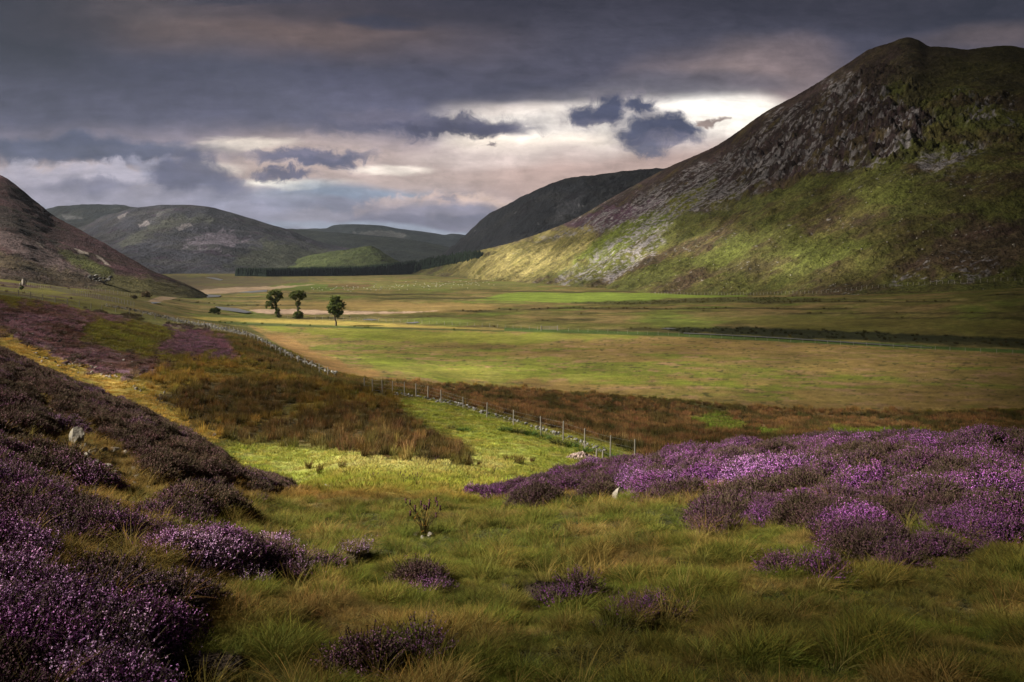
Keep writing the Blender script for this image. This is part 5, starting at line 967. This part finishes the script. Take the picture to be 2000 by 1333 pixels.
# green weeds by the near fence
ORD = ['leftmost', 'second from the left', 'third from the left', 'fourth from the left', 'fifth from the left', 'sixth from the left', 'seventh from the left', 'eighth from the left', 'ninth from the left', 'tenth from the left', 'rightmost']
for k, (a_, b_, w_, h_) in enumerate([(880, 838, 20, 10), (905, 842, 30, 12), (985, 842, 30, 16), (1010, 846, 30, 18), (1035, 850, 34, 20), (1062, 858, 34, 18), (1090, 868, 36, 20), (1115, 874, 34, 20), (1140, 884, 34, 18), (1170, 888, 36, 18), (1200, 896, 34, 18)]):
    p_ = hit(a_, b_, 24); s_ = p_.y / F; v, f, c_ = blades(170, h_ * s_, w_ * s_ * .4, .9, .035, .9, 300 + k, 3, (1, 1, 1), .6); o = mesh_np('weed_clump', v, f, M_leaf, cols={'Col': np.array(c_) * (A(.06, .10, .02) if k % 3 else A(.07, .07, .02))}, smooth=False); o.location = p_; tag(o, 'leafy green weeds along the low ruined wall, %s in the row' % ORD[k], 'weeds', 'weed clumps beside the near fence')

# ------------------------------------------------------------------ sheep
m = MB(); m.rock((0, 0, .62), (.58, .30, .30), 1.5, (1, 1, 1), 2); m.rock((.62, 0, .78), (.20, .11, .12), 2.5, (.8, .78, .75), 1); m.rock((.42, 0, .72), (.22, .16, .18), 2.7, (1, 1, 1), 1)
for sx in (-.35, .35):
    for sy in (-.14, .14): m.tube([(sx, sy, .45), (sx, sy, 0)], [.05, .035], 5, col=(.6, .58, .52))
sheep0 = m.build('sheep', M_wool, None, True); me_s = sheep0.data
rr = random.Random(21); n_s = 0
while n_s < 150:
    u = rr.random(); px_ = 605 + 360 * u ** .8; py_ = 566 - 14 * u + rr.gauss(0, 3.2)
    if py_ < 546: continue
    o = sheep0 if n_s == 0 else sheep0.copy()
    if n_s: C.objects.link(o)
    p_ = hitm(px_, py_); o.location = p_; o.rotation_euler = (0, 0, rr.uniform(-.6, .6) + (math.pi if rr.random() < .5 else 0)); s_ = rr.uniform(.65, .95); o.scale = (s_,) * 3
    tag(o, 'white sheep grazing with the flock on the far pasture', 'sheep', 'flock of sheep on the far pasture'); n_s += 1

# ------------------------------------------------------------------ river
def water(poly, lift=.12):
    P0 = [hit(a_, b_, 150) for a_, b_ in poly]; zc = float(np.mean([q.z for q in P0])) + lift
    pts_ = [((a_ - 1000) / F * zc / ((HY - b_) / F), zc / ((HY - b_) / F)) for a_, b_ in poly]
    me = bpy.data.meshes.new('river'); n_ = len(pts_); me.from_pydata([(x_, y_, zc) for x_, y_ in pts_], [], [tuple(range(n_))]); me.update(); me.materials.append(M_water); o = bpy.data.objects.new('river', me); C.objects.link(o); tag(o, kind='structure')
for pl in ([(395, 598), (430, 599.5), (465, 603), (492, 610), (478, 611.5), (440, 606.5), (400, 602)], [(372, 583), (385, 578), (405, 575.5), (432, 577), (428, 580), (400, 581.5)], [(462, 571.5), (500, 568), (522, 566.5), (521, 570), (490, 572)], [(272, 592.8), (300, 590), (316, 591.2), (300, 593.2)], [(706, 624.5), (720, 623), (740, 625), (726, 626)], [(790, 631), (815, 628.5), (820, 630.5), (806, 632)], [(1290, 642), (1305, 640.5), (1322, 642.5), (1306, 643.5)], [(400, 541.5), (420, 543), (436, 546.5), (430, 548), (410, 544)]):
    water(pl)
water([(1335, 650), (1400, 652.8), (1500, 658), (1600, 664), (1700, 671), (1820, 679), (1820, 680), (1700, 673), (1600, 666), (1500, 659.8), (1400, 654.4), (1335, 651.6)], .15)
# ------------------------------------------------------------------ haze
m = MB(); m.box((0, 4000, 112), (40000, 30000, 356)); M_haze = bpy.data.materials.new('haze'); M_haze.use_nodes = True; n = M_haze.node_tree; n.nodes.clear()
pv = n.nodes.new('ShaderNodeVolumePrincipled'); pv.inputs['Color'].default_value = (.72, .82, 1, 1); pv.inputs['Density'].default_value = 3e-5; pv.inputs['Anisotropy'].default_value = .2
o = n.nodes.new('ShaderNodeOutputMaterial'); n.links.new(pv.outputs[0], o.inputs['Volume']); hz_ = m.build('haze', M_haze); tag(hz_, kind='stuff'); hz_['label'] = 'thin blue grey air over the far hills'
print('done', len(C.objects))
